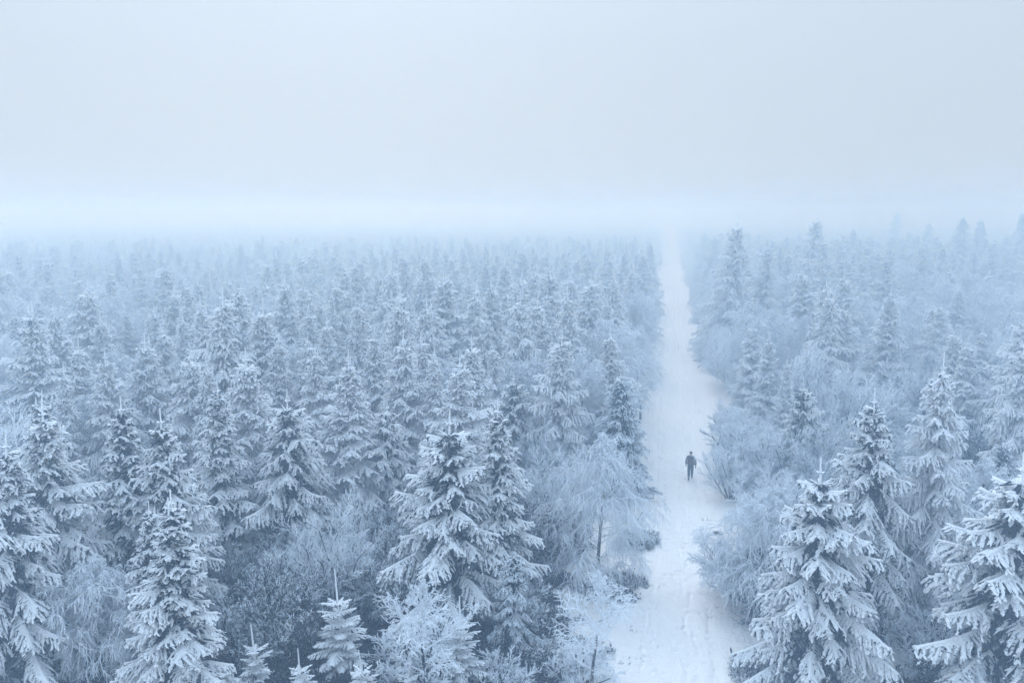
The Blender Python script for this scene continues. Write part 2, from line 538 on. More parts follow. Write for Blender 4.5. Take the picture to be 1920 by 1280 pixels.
def shrub_kind(seed, H, radius, stems=13, n2=9, n3=7, n4=6, up=0.25, grav=0.05, mat='twig', fat=1.0):
    rng = np.random.default_rng(seed)
    a = rng.uniform(0, 6.28) + np.arange(stems) * 2.399
    q = np.sqrt((np.arange(stems) + 0.5) / stems)
    tilt = q * math.atan2(radius, H * 0.75) * rng.uniform(0.8, 1.1, stems)
    P = np.stack([np.cos(a) * 0.18 * q, np.sin(a) * 0.18 * q, np.full(stems, -0.1)], 1)
    D = np.stack([np.cos(a) * np.sin(tilt), np.sin(a) * np.sin(tilt), np.cos(tilt)], 1)
    L = H * 0.80 * rng.uniform(0.8, 1.1, stems) * (1 - 0.12 * q)
    B, C = curve(P, D, L, grav, rng, 0.04)
    parts = []
    for k in range(stems):
        sb = Batch()
        sb.tubes(P[k:k + 1], B[k:k + 1], C[k:k + 1], 0.045 * fat, 0.03 * fat, 0.014 * fat, -0.5, -0.2, 0.2, sides=5)
        parts.append(sb)
    b = Batch()
    A1, B1, C1, L1 = P, B, C, L
    rad = [(0.022, 0.018, 0.010), (0.015, 0.012, 0.008), (0.0105, 0.0095, 0.006)]
    for lv, (n, ratio, spread, keep) in enumerate(((n2, 0.46, 0.62, 0.8), (n3, 0.50, 0.7, 0.8), (n4, 0.55, 0.75, 0.8))):
        P2, D2, L2 = kids(rng, A1, B1, C1, L1, n, ratio, spread, up, 0.10, keep)
        B2, C2 = curve(P2, D2, L2, grav, rng, 0.06)
        r = [x * fat for x in rad[lv]]
        b.tubes(P2, B2, C2, r[0], r[1], r[2], (-0.7, -0.3, 0.3)[lv], (-0.4, 0.2, 0.7)[lv], (0.2, 0.7, 1.0)[lv])  # inner twig levels kept dark, painting shade inside the shrub
        A1, B1, C1, L1 = P2, B2, C2, L2
    out = [('crown', b.mesh('crown', M[mat]))]
    g = Batch()
    for sb in parts:
        g.add(sb.V[0], sb.Q[0], np.zeros((0, 3), int), sb.tip[0])
    out.insert(0, ('trunk', g.mesh('trunk', M['bark'])))
    return {'H': H, 'parts': out, 'r': radius}

def birch_kind(seed, H, radius, limbs=26, n2=7, n3=6, n4=4, weep=0.7, mat='twig', first=0.22, fat=1.0, wild=0.15):
    rng = np.random.default_rng(seed)
    zs = np.linspace(0, H * 0.95, 7)
    wob = np.cumsum(rng.normal(0, 0.018 * H, (7, 2)), axis=0) * (np.arange(7) > 0)[:, None]
    axis = np.concatenate([wob, zs[:, None]], 1)
    rads = [0.013 * H * (1 - 0.88 * i / 6) + 0.01 for i in range(7)]
    low = axis[0] + np.array([0, 0, -0.3])
    trunk = trunk_mesh('trunk', np.vstack([low, axis]), [rads[0]] + rads, M['bark'])
    f = first + (1 - first) * ((np.arange(limbs) + rng.random(limbs)) / limbs)
    zz = np.clip(f * H * 0.95, 0, zs[-1])
    P = np.stack([np.interp(zz, zs, axis[:, 0]), np.interp(zz, zs, axis[:, 1]), zz], 1)
    a = rng.uniform(0, 6.28) + np.arange(limbs) * 2.399 + rng.normal(0, 0.3, limbs)
    el = 0.35 + 0.85 * f + rng.normal(0, 0.1, limbs)
    D = np.stack([np.cos(a) * np.cos(el), np.sin(a) * np.cos(el), np.sin(el)], 1)
    env = radius * np.clip(np.sin(PI * np.clip((f - first) / (1 - first), 0, 1) ** 0.75 * 0.86 + 0.32), 0.25, 1)
    L = env * rng.uniform(0.85, 1.2, limbs) * 1.15
    B, C = curve(P, D, L, 0.35 * weep, rng, 0.05)
    b = Batch()
    b.tubes(P, B, C, 0.035 * fat, 0.025 * fat, 0.012 * fat, 0.1, 0.4, 0.7)
    A1, B1, C1, L1 = P, B, C, L
    spec = ((n2, 0.52, 0.6, 0.10, 0.45 * weep, (0.02, 0.016, 0.010)), (n3, 0.62, 0.6, -0.10 * weep, 0.75 * weep, (0.015, 0.013, 0.008)), (n4, 0.62, 0.5, -0.25 * weep, 0.9 * weep, (0.012, 0.011, 0.007)))
    for lv, (n, ratio, spread, up, grav, r) in enumerate(spec):
        P2, D2, L2 = kids(rng, A1, B1, C1, L1, n, ratio, spread + wild, up, 0.2, 0.75)
        B2, C2 = curve(P2, D2, L2, grav, rng, 0.07)
        b.tubes(P2, B2, C2, r[0] * fat, r[1] * fat, r[2] * fat, 0.2 + 0.2 * lv, 0.5 + 0.15 * lv, 0.8 + 0.1 * lv)
        A1, B1, C1, L1 = P2, B2, C2, L2
    return {'H': H, 'parts': [('trunk', trunk), ('crown', b.mesh('crown', M[mat]))], 'r': radius}

def heather_kind(seed, H, radius, mat='heather_rimed'):
    """low dark evergreen clump of many loose tufts, hardly rimed"""
    rng = np.random.default_rng(seed)
    nt_ = 46
    ta = rng.uniform(0, 6.28, nt_)
    tq = radius * rng.random(nt_) ** 0.6 * (1 + 0.35 * np.sin(ta * 2 + seed) + 0.2 * np.sin(ta * 5))
    tx, ty = tq * np.cos(ta), tq * np.sin(ta)
    th = rng.uniform(0.35, 1.0, nt_) * (1 - 0.45 * np.minimum(1, tq / radius) ** 2)
    per = 22
    par = np.repeat(np.arange(nt_), per)
    n = len(par)
    a = rng.uniform(0, 6.28, n)
    sp = np.sqrt(rng.random(n)) * 0.13
    base = np.stack([tx[par] + sp * np.cos(a), ty[par] + sp * np.sin(a), np.zeros(n)], 1)
    D = np.stack([np.cos(a) * sp * 6, np.sin(a) * sp * 6, np.ones(n)], 1) + rng.normal(0, 0.25, (n, 3))
    L = H * th[par] * rng.uniform(0.5, 1.1, n)
    b = Batch()
    D = unit(D)
    B, C = curve(base, D, L, 0.1, rng, 0.08)
    b.tubes(base, B, C, 0.012, 0.010, 0.006, 0.0, 0.2, 0.7)
    P2, D2, L2 = kids(rng, base, B, C, L, 5, 0.5, 0.8, 0.1, 0.3, 0.6)
    b.roofs(P2, D2, np.maximum(L2, 0.08), 0.013, 0.1, rng, 0.8, 0.1, 0.8)
    stem = Batch()
    P0 = np.zeros((6, 3)); P0[:, 2] = -0.05
    aa = np.arange(6) * PI / 3
    C0 = np.stack([np.cos(aa) * radius * 0.4, np.sin(aa) * radius * 0.4, np.full(6, H * 0.6)], 1)
    stem.tubes(P0, (P0 + C0) / 2, C0, 0.02, 0.016, 0.01, sides=4)
    return {'H': H, 'parts': [('stem', stem.mesh('stem', M['bark'])), ('foliage', b.mesh('foliage', M[mat]))], 'r': radius}

K = {}
K['sA'] = spruce_kind(1, 10.0, 2.55, droop=0.55, hang=0.7, snow=1.0)
K['sB'] = spruce_kind(2, 10.0, 2.15, droop=0.50, hang=0.6, snow=0.9)
K['sC'] = spruce_kind(3, 9.5, 2.75, droop=0.70, hang=0.9, snow=1.1, gap=0.5)
K['sD'] = spruce_kind(4, 9.0, 2.3, droop=0.40, hang=0.45, snow=1.4, leaders=2)
K['sE'] = spruce_kind(5, 10.5, 2.4, droop=0.75, hang=1.0, snow=0.9, bend=0.10)
K['sF'] = spruce_kind(6, 7.5, 2.75, droop=0.50, hang=0.75, snow=1.4, power=0.85, gap=0.46)
K['sG'] = spruce_kind(7, 10.0, 2.0, droop=0.55, hang=0.6, snow=1.0, power=1.0, leaders=2)
K['sH'] = spruce_kind(8, 12.5, 3.4, droop=0.55, hang=0.8, snow=1.0, power=0.92, gap=0.55, step=0.14, fat=1.2)
K['sL'] = spruce_kind(9, 9.0, 2.6, droop=0.45, hang=0.6, snow=0.6, mat='spruce_lean', power=0.8)
K['yA'] = young_spruce_kind(21, 2.6, 0.80)
K['yB'] = young_spruce_kind(22, 3.6, 1.15)
K['hA'] = shrub_kind(31, 4.2, 2.3)
K['hB'] = shrub_kind(32, 3.6, 2.6, stems=15, up=0.15)
K['hC'] = shrub_kind(33, 4.8, 2.0, up=0.4, n4=6)
K['hD'] = shrub_kind(34, 2.0, 1.3, stems=9, n3=5, n4=4, up=0.2)
K['hE'] = shrub_kind(35, 3.8, 2.2, stems=12, mat='twig_thin', up=0.3)
K['bA'] = birch_kind(41, 7.0, 2.1)
K['bB'] = birch_kind(42, 5.4, 2.3, weep=0.6, first=0.08, limbs=30, n4=5, wild=0.35)
K['bE'] = birch_kind(45, 6.7, 2.3, weep=0.75, first=0.08, limbs=36, n3=6, n4=4, wild=0.25, fat=0.9)
K['bC'] = birch_kind(43, 8.0, 2.2, weep=0.25, limbs=28)
K['bD'] = birch_kind(44, 5.0, 1.5, weep=0.1, limbs=16, n2=6, n3=5, n4=3, first=0.3)
K['eA'] = heather_kind(51, 0.55, 0.8)
K['eB'] = heather_kind(52, 0.45, 0.6)
K['eU'] = heather_kind(53, 0.55, 0.8, 'heather')

for kn in ('sA', 'sB', 'sC', 'sD', 'sE', 'sG', 'sH'):       # the same builds whitened farther back, fog paleness put into their frost cover
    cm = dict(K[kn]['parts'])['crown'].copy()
    cm.materials[0] = M['spruce_hazed']
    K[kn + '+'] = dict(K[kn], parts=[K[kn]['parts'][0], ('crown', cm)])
print('triangles', sum(len(me.loops) - 2 * len(me.polygons) for me in bpy.data.meshes))

def plant(kind, name, x, y, height, label, cat, group=None, rot=None, width=1.0, z=0.0, tilt=(0.0, 0.0)):
    k = K[kind]
    s = height / k['H']
    e = bpy.data.objects.new(name, None)
    e.empty_display_size = 0.3
    col.objects.link(e)
    e.location = (x, y, z)
    e.rotation_euler = (tilt[0], tilt[1], rot if rot is not None else (x * 12.9898 + y * 78.233) % 6.283)
    e.scale = (s * width, s * width, s)
    e['label'] = label
    e['category'] = cat
    if group:
        e['group'] = group
    for pn, me in k['parts']:
        c = bpy.data.objects.new(pn, me)
        col.objects.link(c)
        c.parent = e
    return e

# ------------------------------------------------------------------ snow ground
def smooth_noise(x, y, seed=0):
    r = np.random.default_rng(seed)
    out = np.zeros_like(x)
    for k in range(7):
        f = 0.06 * 1.75 ** k
        a, ph = r.uniform(0, 6.28), r.uniform(0, 6.28, 2)
        out += (0.62 ** k) * np.sin((x * math.cos(a) + y * math.sin(a)) * f + ph[0]) * np.cos((y * math.cos(a) - x * math.sin(a)) * f * 0.8 + ph[1])
    return out

def ground_height(x, y):
    al, ac = path_coords(x, y)
    d = np.clip((np.abs(ac - 0.3) - 3.4) / 3.0, 0, 1)
    return 0.16 * smooth_noise(x, y, 3) * d + 0.10 * d

def gz(x, y):
    return float(ground_height(np.array([x]), np.array([y]))[0])

def grid_mesh(name, X, Y, Z, mat):
    ny, nx = X.shape
    V = np.stack([X, Y, Z], -1).reshape(-1, 3)
    i = np.arange(nx * ny).reshape(ny, nx)
    Q = np.stack([i[:-1, :-1], i[:-1, 1:], i[1:, 1:], i[1:, :-1]], -1).reshape(-1, 4)
    return build_mesh(name, V, Q, [], None, mat, True)

xs = np.concatenate([-np.geomspace(1150, 62, 22), np.arange(-60, 60.1, 0.6), np.geomspace(62, 1150, 22)])
ys = np.concatenate([np.array([-40, -20, -5, 5, 12]), np.arange(16, 130, 0.6), np.geomspace(131, 1180, 36)])
GX, GY = np.meshgrid(xs, ys)
ground = bpy.data.objects.new('ground', grid_mesh('ground', GX, GY, ground_height(GX, GY), M['snow']))
col.objects.link(ground)
ground['kind'] = 'structure'

# trodden lane: footprints, two sledge ruts and rough verges
al = np.concatenate([np.arange(-14, 75, 0.09), np.geomspace(75.2, 520, 120)])
ac = np.arange(-3.9, 4.51, 0.09)
AL, AC = np.meshgrid(al, ac, indexing='ij')
rng = np.random.default_rng(77)
Z = np.zeros_like(AL)
edge = np.clip((np.minimum(AC + 3.9, 4.5 - AC)) / 0.8, 0, 1)
Z += 0.018 * smooth_noise(AL * 2.2, AC * 7, 5) + 0.008 * smooth_noise(AL * 9, AC * 20, 6)
for c0, w, dep in ((-1.0, 0.11, 0.055), (-0.62, 0.11, 0.045), (0.42, 0.11, 0.055), (0.80, 0.11, 0.05), (0.05, 0.22, 0.02), (1.55, 0.14, 0.04), (-1.75, 0.18, 0.02)):
    wob = c0 + 0.10 * np.sin(AL * 0.21 + c0 * 3) + 0.05 * np.sin(AL * 0.83 + c0)
    Z -= dep * np.exp(-((AC - wob) / w) ** 2) * (0.6 + 0.4 * np.sin(AL * 1.7 + c0 * 5))
near = len(np.arange(-14, 75, 0.09))
lanes = [(-1.05, 0.16), (-0.75, 0.13), (0.0, 0.25), (0.6, 0.16), (0.85, 0.16), (1.5, 0.2), (2.35, 0.12), (0.35, 0.3), (-0.4, 0.3)]
for c0, spread in lanes:
    a0 = -13.5
    k = 0
    while a0 < 74:
        a0 += rng.uniform(0.5, 0.8)
        k += 1
        cc = c0 + (0.11 if k % 2 else -0.11) + rng.normal(0, spread) + 0.1 * math.sin(a0 * 0.21 + c0 * 3)
        i0 = int((a0 + 14) / 0.09); j0 = int((cc + 3.9) / 0.09)
        sl = (slice(max(0, i0 - 4), min(near, i0 + 5)), slice(max(0, j0 - 3), min(len(ac), j0 + 4)))
        d2 = ((AL[sl] - a0) / 0.15) ** 2 + ((AC[sl] - cc) / 0.075) ** 2
        Z[sl] -= rng.uniform(0.02, 0.085) * np.exp(-d2) - 0.015 * np.exp(-d2 * 0.35)
Z = 2.3 * Z * edge + 0.085 * edge + 0.004
PX = PATH_P[0] + AL * PATH_D[0] + AC * PATH_N[0]
PY = PATH_P[1] + AL * PATH_D[1] + AC * PATH_N[1]
Z += ground_height(PX, PY)
path = bpy.data.objects.new('path', grid_mesh('path', PX, PY, Z, M['track']))
col.objects.link(path)
path['kind'] = 'structure'

# ------------------------------------------------------------------ the trees one can tell apart
taken = []          # (x, y, radius)
marks = []          # trees that others are described by
G_S, G_Y, G_H, G_B, G_E = 'frosted spruces', 'young spruces in the undergrowth', 'frosted shrubs', 'frosted bare trees', 'dark heather clumps along the path'
CAT = {'s': ('spruce_tree', 'spruce', G_S), 'y': ('young_spruce', 'sapling', G_Y), 'h': ('frosted_shrub', 'shrub', G_H), 'b': ('bare_tree', 'tree', G_B), 'e': ('heather_clump', 'heather', G_E)}

def put(kind, px, py, h, label, width=1.0, rot=None, at=None):
    x, y = at or at_top(px, py, h)
    n, c, g = CAT[kind[0]]
    if (px, py) in NICK:
        marks.append((px, py, math.hypot(x, y), NICK[(px, py)]))
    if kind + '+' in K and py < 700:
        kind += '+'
    if kind[0] == 's' and px < 1250 and py > 600:
        width *= 1.22
    k = K[kind]
    taken.append((x, y, k['r'] * h / k['H'] * width))
    lean_ = (0.09 * math.sin(px * 1.7), 0.09 * math.cos(px * 2.3)) if kind[0] == 'y' else (0.025 * math.sin(px * 0.9), 0.025 * math.cos(px * 1.3))
    return plant(kind, n, x, y, h, label, c, g, rot, width, gz(x, y) - 0.03, lean_)

def put2(kind, px, py, foot, label, width=1.0):
    d_ = at_base(px, foot)
    dist = math.hypot(*d_)
    tz = CAM_H + ray(px, py)[2] / math.hypot(*ray(px, py)[:2]) * dist
    return put(kind, px, py, min(tz, 17.5), label, width, at=(d_[0], d_[1]))
NICK = {(1552, 860): 'the snow-laden front spruce', (1850, 872): 'the curly bush', (625, 935): 'the tallest thicket dome', (222, 752): 'the narrow edge spruce', (1440, 915): 'the weeping path-side bush', (1770, 660): 'the double-leader dark spruce', (1405, 745): 'the walker-side shrub', (318, 930): 'the twin-topped spruce', (1700, 560): 'the pale thicket shrub', (1850, 745): 'the dim gap shrub', (75, 757): 'the tall drooping spruce', (463, 655): 'the big full spruce', (640, 676): 'the bushy thick-frosted spruce', (830, 776): 'the broad front spruce', (934, 753): 'the slim near spruce', (753, 622): 'the shaggy-tiered spruce', (853, 663): 'the club-topped spruce', (1040, 615): 'the comb-tiered spruce', (1145, 612): 'the starry-topped spruce', (954, 488): 'the tall pale spruce', (705, 470): 'the sagging-armed spruce', (606, 594): 'the open-tiered spruce', (494, 520): 'the many-tiered spruce', (423, 523): 'the bright column spruce', (304, 608): 'the hook-tipped spruce', (198, 658): 'the bow-topped spruce', (36, 570): 'the broad pale spruce', (1645, 728): 'the dark spruce pair', (1921, 627): 'the long-armed spruce', (1414, 600): 'the small spruce pair', (1361, 404): 'the big path-side spruce', (1511, 396): 'the wide sagging spruce', (1635, 560): 'the fork-tipped spruce', (1790, 396): 'the hanging-armed spruce', (1840, 503): 'the two-leader spruce', (1905, 386): 'the last hazy spruce', (1022, 545): 'the smooth hazy cone', (145, 528): 'the large round birch', (1188, 545): 'the leaning path-edge tree', (1670, 384): 'the faint tall spruce', (1508, 707): 'the long-leader spruce', (1690, 662): 'the tallest pale shrub'}
# nearest row, left of the path
put('sC', 75, 757, 9.6, 'tall drooping spruce at the left edge, its white spine bent towards the camera', 1.05)
put('sB', 222, 752, 9.3, 'narrow spruce just right of the tall drooping spruce at the left edge')
put('sA', 302, 770, 9.0, 'slim spruce with a long bare leader behind the twin-topped front spruce')
put('sG', 318, 930, 7.6, 'twin-topped spruce low in front, dark base, beside the weeping birch', 1.15)
put('sD', 268, 950, 6.6, 'shorter half of the twin-topped spruce pair in front', 0.8)
put('sA', 463, 655, 9.9, 'big full spruce with stacked white tiers above the shrub thicket', 1.1)
put('sB', 415, 716, 9.0, 'thin-topped spruce squeezed left of the big full spruce')
put('sF', 531, 735, 8.4, 'blunt rounded spruce top just right of the big full spruce', 0.85)
put('sD', 640, 676, 9.2, 'bushy thick-frosted spruce with a stub leader in the middle of the left stand', 1.05)
put('sG', 659, 660, 9.6, 'spruce with a slim rod leader behind the bushy thick-frosted one')
put('sF', 830, 776, 8.7, 'broad thick-frosted spruce in front of the stand, left of the slimmer near spruce', 0.92)
put('sB', 934, 753, 8.9, 'slim pointed spruce nearest the clearing left of the path', 1.0)
put('sF', 721, 752, 7.0, 'low spruce with a dark hollow under it, behind the shrub thicket', 0.9)
put('sD', 853, 663, 9.6, 'spruce with a thick frosted club leader behind the broad front spruce')
put('sA', 753, 622, 9.9, 'tall spruce with shaggy white tiers left of the club-topped spruce', 1.05)
put('sG', 790, 618, 9.6, 'thin spruce with two cross-shaped bare tips', 0.9)
put('sG', 807, 645, 9.3, 'spruce with a bare candle leader between the shaggy and the club-topped spruce', 0.85)
put('sA', 888, 626, 9.8, 'spruce with a forked white top above the dark gap in the stand')
put('sF', 960, 697, 7.0, 'small dark spruce with little frost in the shaded gap of the stand', 0.9)
put('sC', 1040, 615, 9.6, 'wide spruce with comb-like tiers beside the pale bare tree near the path')
put('sB', 1145, 612, 9.2, 'spruce with a starry whorl on a long leader at the path side', 1.15)
put('sE', 1022, 545, 10.3, 'spruce with a smooth hazy cone behind the comb-tiered spruce')
put('sG', 1052, 543, 10.5, 'thin hazy spruce with a bowed top whorl near the path', 0.9)
put('sB', 1141, 550, 10.2, 'hazy slim spruce behind the starry-topped one at the path side')
put('sA', 904, 576, 10.0, 'hazy spruce with a drooping star top above the forked one')
put('sC', 893, 528, 10.4, 'hazy broad spruce behind the drooping star-topped one')
put('sA', 954, 488, 10.8, 'tall pale spruce in the middle distance, halfway between stand centre and path')
put('sB', 829, 538, 10.3, 'hazy spruce with lit right flank left of the broad hazy one')
put('sE', 705, 470, 11.2, 'tall hazy spruce with sagging arms standing above its neighbours')
put('sG', 737, 543, 10.2, 'hazy spruce with a needle-thin leader right of the sagging-armed tall one', 0.95)
put('sB', 765, 540, 10.2, 'hazy spruce with a star top, second right of the sagging-armed tall one')
put('sE', 679, 550, 10.0, 'hazy spruce with a rounded drooping head below the sagging-armed tall one')
put('sG', 702, 612, 9.6, 'spruce with dense white top in front of the rounded drooping one')
put('sB', 602, 557, 10.2, 'hazy spruce with a spiky cross top left of the rounded drooping one')
put('sA', 606, 594, 9.7, 'spruce with clear open tiers and visible stem in the middle of the left stand')
put('sG', 573, 540, 10.3, 'double-tipped hazy spruce left of the spiky cross-topped one')
put('sC', 618, 512, 10.6, 'dark hazy spruce behind the spiky cross-topped one')
put('sC', 560, 498, 10.8, 'dark hazy broad spruce left of the other dark hazy one')
put('sA', 494, 520, 10.5, 'hazy many-tiered spruce behind the big full spruce', 1.1)
put('sB', 515, 628, 9.5, 'slim spruce with a cross-like top right behind the big full spruce', 0.95)
put('sG', 573, 630, 9.4, 'small-headed spruce between the cross-like top and the open-tiered one')
put('sD', 597, 646, 9.3, 'spruce with a blunt double rod top in front of the open-tiered one', 0.9)
put('sB', 423, 523, 10.6, 'hazy bright spruce column left of the many-tiered hazy one')
put('sE', 304, 608, 9.4, 'spruce whose slim tip bends over like a hook')
put('sA', 261, 628, 9.5, 'broad spruce left of the hook-tipped one', 1.1)
put('sG', 281, 626, 9.2, 'thin leader spruce between the broad one and the hook-tipped one', 0.8)
put('sB', 347, 583, 9.9, 'spruce with twin thin leaders right of the hook-tipped one')
put('sA', 352, 655, 9.3, 'white cone-topped spruce in front of the twin thin leaders', 1.05)
put('sG', 390, 568, 10.0, 'spruce with a tall bare rod top left of the bright hazy column')
put('sB', 390, 671, 9.0, 'thin spruce right of the white cone-topped one', 0.85)
put('sA', 198, 658, 9.2, 'spruce with a bow-shaped top whorl left of the broad one')
put('sB', 135, 637, 9.4, 'hazy spruce with side-lit tiers left of the bow-topped one')
put('sG', 110, 686, 8.6, 'little pointed spruce top against the dark gap near the left edge', 0.85)
put('sE', 36, 570, 9.4, 'broad pale drooping spruce high at the left edge', 1.35)
put('sD', 68, 740, 8.4, 'stubby spruce top behind the tall drooping spruce at the left edge', 0.9)
put('sE', 82, 598, 9.0, 'leaning spruce tip right of the broad pale drooping one', 0.9)
put('sC', -20, 830, 9.0, 'spruce cut off by the left edge of the view')
# right of the path
put('sF', 1552, 860, 8.1, 'large snow-laden spruce in front on the right, broad white boughs down to the snow', 1.08)
put('sC', 1645, 728, 9.6, 'left one of the dark tall spruce pair behind the snow-laden front spruce', 1.15)
put('sH', 1770, 660, 11.0, 'right one of the dark tall spruce pair, double leader on top', 0.95)
put('sF', 1940, 850, 8.9, 'huge snow-laden spruce cut off by the right edge in front', 1.15)
put('sE', 1921, 627, 9.8, 'dark spruce with long low arms at the right edge, behind the front row', 1.1)
put('sF', 1508, 707, 7.0, 'spruce with a long pale leader rising out of the shrubs right of the path', 0.9)
put('sA', 1414, 600, 8.2, 'left one of the small spruce pair at the right path side', 1.15)
put('sB', 1444, 624, 8.0, 'right one of the small spruce pair at the right path side', 1.2)
put('sG', 1476, 667, 6.8, 'thin little spruce right of the small pair at the path')
put2('sH', 1361, 404, 695, 'big hazy spruce hanging over the right path side', 1.00)
put2('sH', 1419, 447, 690, 'hazy spruce right of the big one hanging over the path', 0.90)
put2('sH', 1511, 396, 625, 'tall hazy spruce with wide sagging tiers in the right middle distance', 1.00)
put2('sH', 1533, 441, 650, 'bright-tipped hazy spruce in front of the wide sagging one', 0.95)
put2('sA', 1575, 443, 610, 'hazy spruce with a single leader right of the bright-tipped one', 1.10)
put2('sB', 1591, 420, 560, 'pale slim spruce behind the single-leader hazy one', 1.10)
put('sA', 1635, 560, 7.4, 'small spruce with forked tip rising from the pale thicket right of the path', 1.1)
put('sG', 1664, 556, 7.4, 'small slim spruce beside the fork-tipped one in the pale thicket', 1.1)
put2('sH', 1670, 384, 510, 'faint tall spruce in the fog above the pale thicket', 0.95)
put2('sA', 1730, 410, 530, 'faint spruce right of the tall one above the pale thicket', 1.10)
put2('sH', 1790, 396, 575, 'broad hazy spruce with hanging arms in the right distance', 1.00)
put2('sB', 1828, 404, 560, 'slim hazy spruce right of the broad hanging-armed one', 1.20)
put2('sE', 1905, 386, 575, 'tall hazy spruce at the right edge of the view', 1.10)
put2('sA', 1840, 503, 665, 'spruce with two thin leaders among shrubs near the right edge', 1.15)
put2('sG', 1749, 470, 600, 'thin-leader spruce in front of the broad hanging-armed one', 1.00)
# the wall of spruces along the left path edge
put2('sC', 1150, 505, 760, 'full hazy spruce in the wall left of the path, nearest of the row', 1.0)
put2('sE', 1183, 492, 700, 'hazy drooping spruce, second of the wall left of the path', 0.95)
put2('sA', 1200, 462, 640, 'foggy spruce, third of the wall left of the path', 1.0)
put2('sB', 1214, 445, 590, 'foggy slim spruce, fourth of the wall left of the path', 1.1)
put2('sB', 1105, 470, 660, 'tall foggy spruce behind the wall left of the path', 1.1)
# young spruces in the foreground
put('yB', 640, 1080, 4.0, 'young spruce with the tallest white leader in front of the thicket', 0.95)
put('yB', 860, 1130, 3.5, 'young open spruce in front of the broad near spruce', 1.0)
put('yA', 480, 1185, 2.6, 'small young spruce left of the tall-leader sapling', 1.0)
put('yA', 566, 1222, 2.2, 'tiny spruce sapling between two taller saplings', 1.0)
put('yA', 312, 1242, 1.9, 'spruce sapling tip at the bottom edge under the twin-topped spruce', 1.2)
put('yA', 686, 1226, 2.2, 'little spruce sapling right beside the tall-leader sapling', 1.1)
put('yA', 760, 1240, 2.0, 'spruce sapling tip at the bottom edge left of the open young spruce', 1.1)
# shrubs and bare trees, left
put('bB', 185, 1060, 4.6, 'weeping white birch bush in the front left corner', 0.85)
put('hE', 520, 1022, 4.6, 'left dome of the bare shrub thicket in front', 1.0)
put('hC', 625, 935, 5.4, 'tallest dome of the bare shrub thicket in front', 1.1)
put('hE', 740, 960, 4.8, 'right dome of the bare shrub thicket in front', 1.0)
put('hE', 590, 1080, 3.4, 'dark low shrub between the thicket domes', 1.0)
put('hE', 455, 1110, 3.2, 'dark shrub at the foot of the thicket by the twin-topped spruce', 0.9)
put('hE', 720, 838, 4.6, 'fan-shaped bare shrub between the low spruce and the broad front spruce', 0.9)
put('bD', 785, 1105, 4.4, 'bare sapling with crossed white twigs beside the open young spruce', 1.15)
put('hD', 780, 1160, 2.8, 'round white shrub under the bare crossed sapling', 1.15)
put('hD', 940, 1215, 1.9, 'low bare shrub in front of the slim near spruce', 1.1)
put('hE', 968, 1045, 3.6, 'thin dark bush at the foot of the slim pointed spruce', 0.75)
put('bE', 1122, 820, 6.7, 'weeping birch with a dark trunk beside the path', 0.95)
put('hC', 1045, 825, 5.6, 'upright multi-stemmed shrub left of the weeping birch', 1.0)
put('hE', 1000, 905, 4.6, 'dim shrub between the slim near spruce and the multi-stemmed shrub', 0.9)
put('bD', 1112, 1088, 4.6, 'thin frosted sapling standing in front of the path bend', 1.0)
put('hD', 1090, 1195, 1.9, 'low white twiggy shrub at the foot of the thin sapling', 1.2)
put('bC', 1079, 666, 7.6, 'pale feathery bare tree in front of the starry-topped spruce', 0.9)
put('hC', 1010, 770, 5.0, 'pale bare shrub at the foot of the comb-tiered spruce', 1.0)
put('bC', 1188, 545, 8.6, 'hazy bare tree leaning over the left path edge', 1.0)
put('bC', 1205, 610, 7.6, 'dim fine-twigged bare tree at the left path edge, in front of the leaning one', 0.9)
put('sL', 1172, 690, 7.6, 'dark thinly frosted spruce brushing the left path edge', 0.9)
put('sL', 960, 1030, 4.2, 'dark low spruce behind the thin bush near the clearing', 0.8)
put('bA', 145, 528, 9.0, 'large round frosted birch crown in the left haze', 1.35)
put('bA', 212, 552, 8.6, 'frosted birch right of the large round one in the left haze', 1.2)
put('bC', 8, 505, 9.6, 'hazy bare tree at the left edge above the broad pale spruce', 1.1)
put('bA', 20, 690, 7.0, 'pale weeping birch at the left edge below the broad pale spruce', 1.1)
put('bA', 165, 742, 6.6, 'pale weeping birch between the stubby top and the narrow spruce', 0.9)
# shrubs and bare trees, right
put('hB', 1405, 745, 5.2, 'big white shrub beside the walker, reaching down to the path', 1.0)
put('hA', 1480, 780, 4.8, 'white shrub behind the big one beside the walker', 1.0)
put('bB', 1440, 915, 5.4, 'weeping white bush trailing its twigs over the right path edge', 0.95)
put('hB', 1395, 950, 4.2, 'spreading frosted shrub between the path and the weeping bush', 0.85)
put('sL', 1425, 1010, 3.6, 'dark low spruce boughs under the weeping bush at the right path edge', 0.85)
put('hA', 1375, 815, 3.8, 'white shrub closest to the walker at the right path edge', 1.0)
put('hB', 1375, 735, 4.0, 'pale shrub at the right path edge just past the walker', 0.8)
put('hB', 1650, 690, 5.6, 'broad pale shrub dome left of the dark spruce pair tops', 1.1)
put('hC', 1540, 800, 4.6, 'white shrub between the leader spruce and the front spruce top', 1.0)
put('hA', 1455, 860, 4.4, 'white shrub in the bank between the walker and the weeping bush', 1.0)
put('hC', 1600, 690, 6.0, 'tall pale spreading shrub above the snow-laden front spruce', 1.2)
put('hA', 1690, 662, 6.2, 'tallest pale spreading shrub left of the dark spruce pair top', 1.15)
put('hC', 1560, 760, 5.2, 'pale shrub between the leader spruce and the dark pair', 1.0)
put('bA', 1500, 588, 8.0, 'pale weeping birch behind the small spruce pair', 0.9)
put('hC', 1455, 690, 4.6, 'hazy shrub at the foot of the small spruce pair', 1.0)
put('hA', 1560, 640, 5.4, 'hazy shrub right of the pale weeping birch', 1.2)
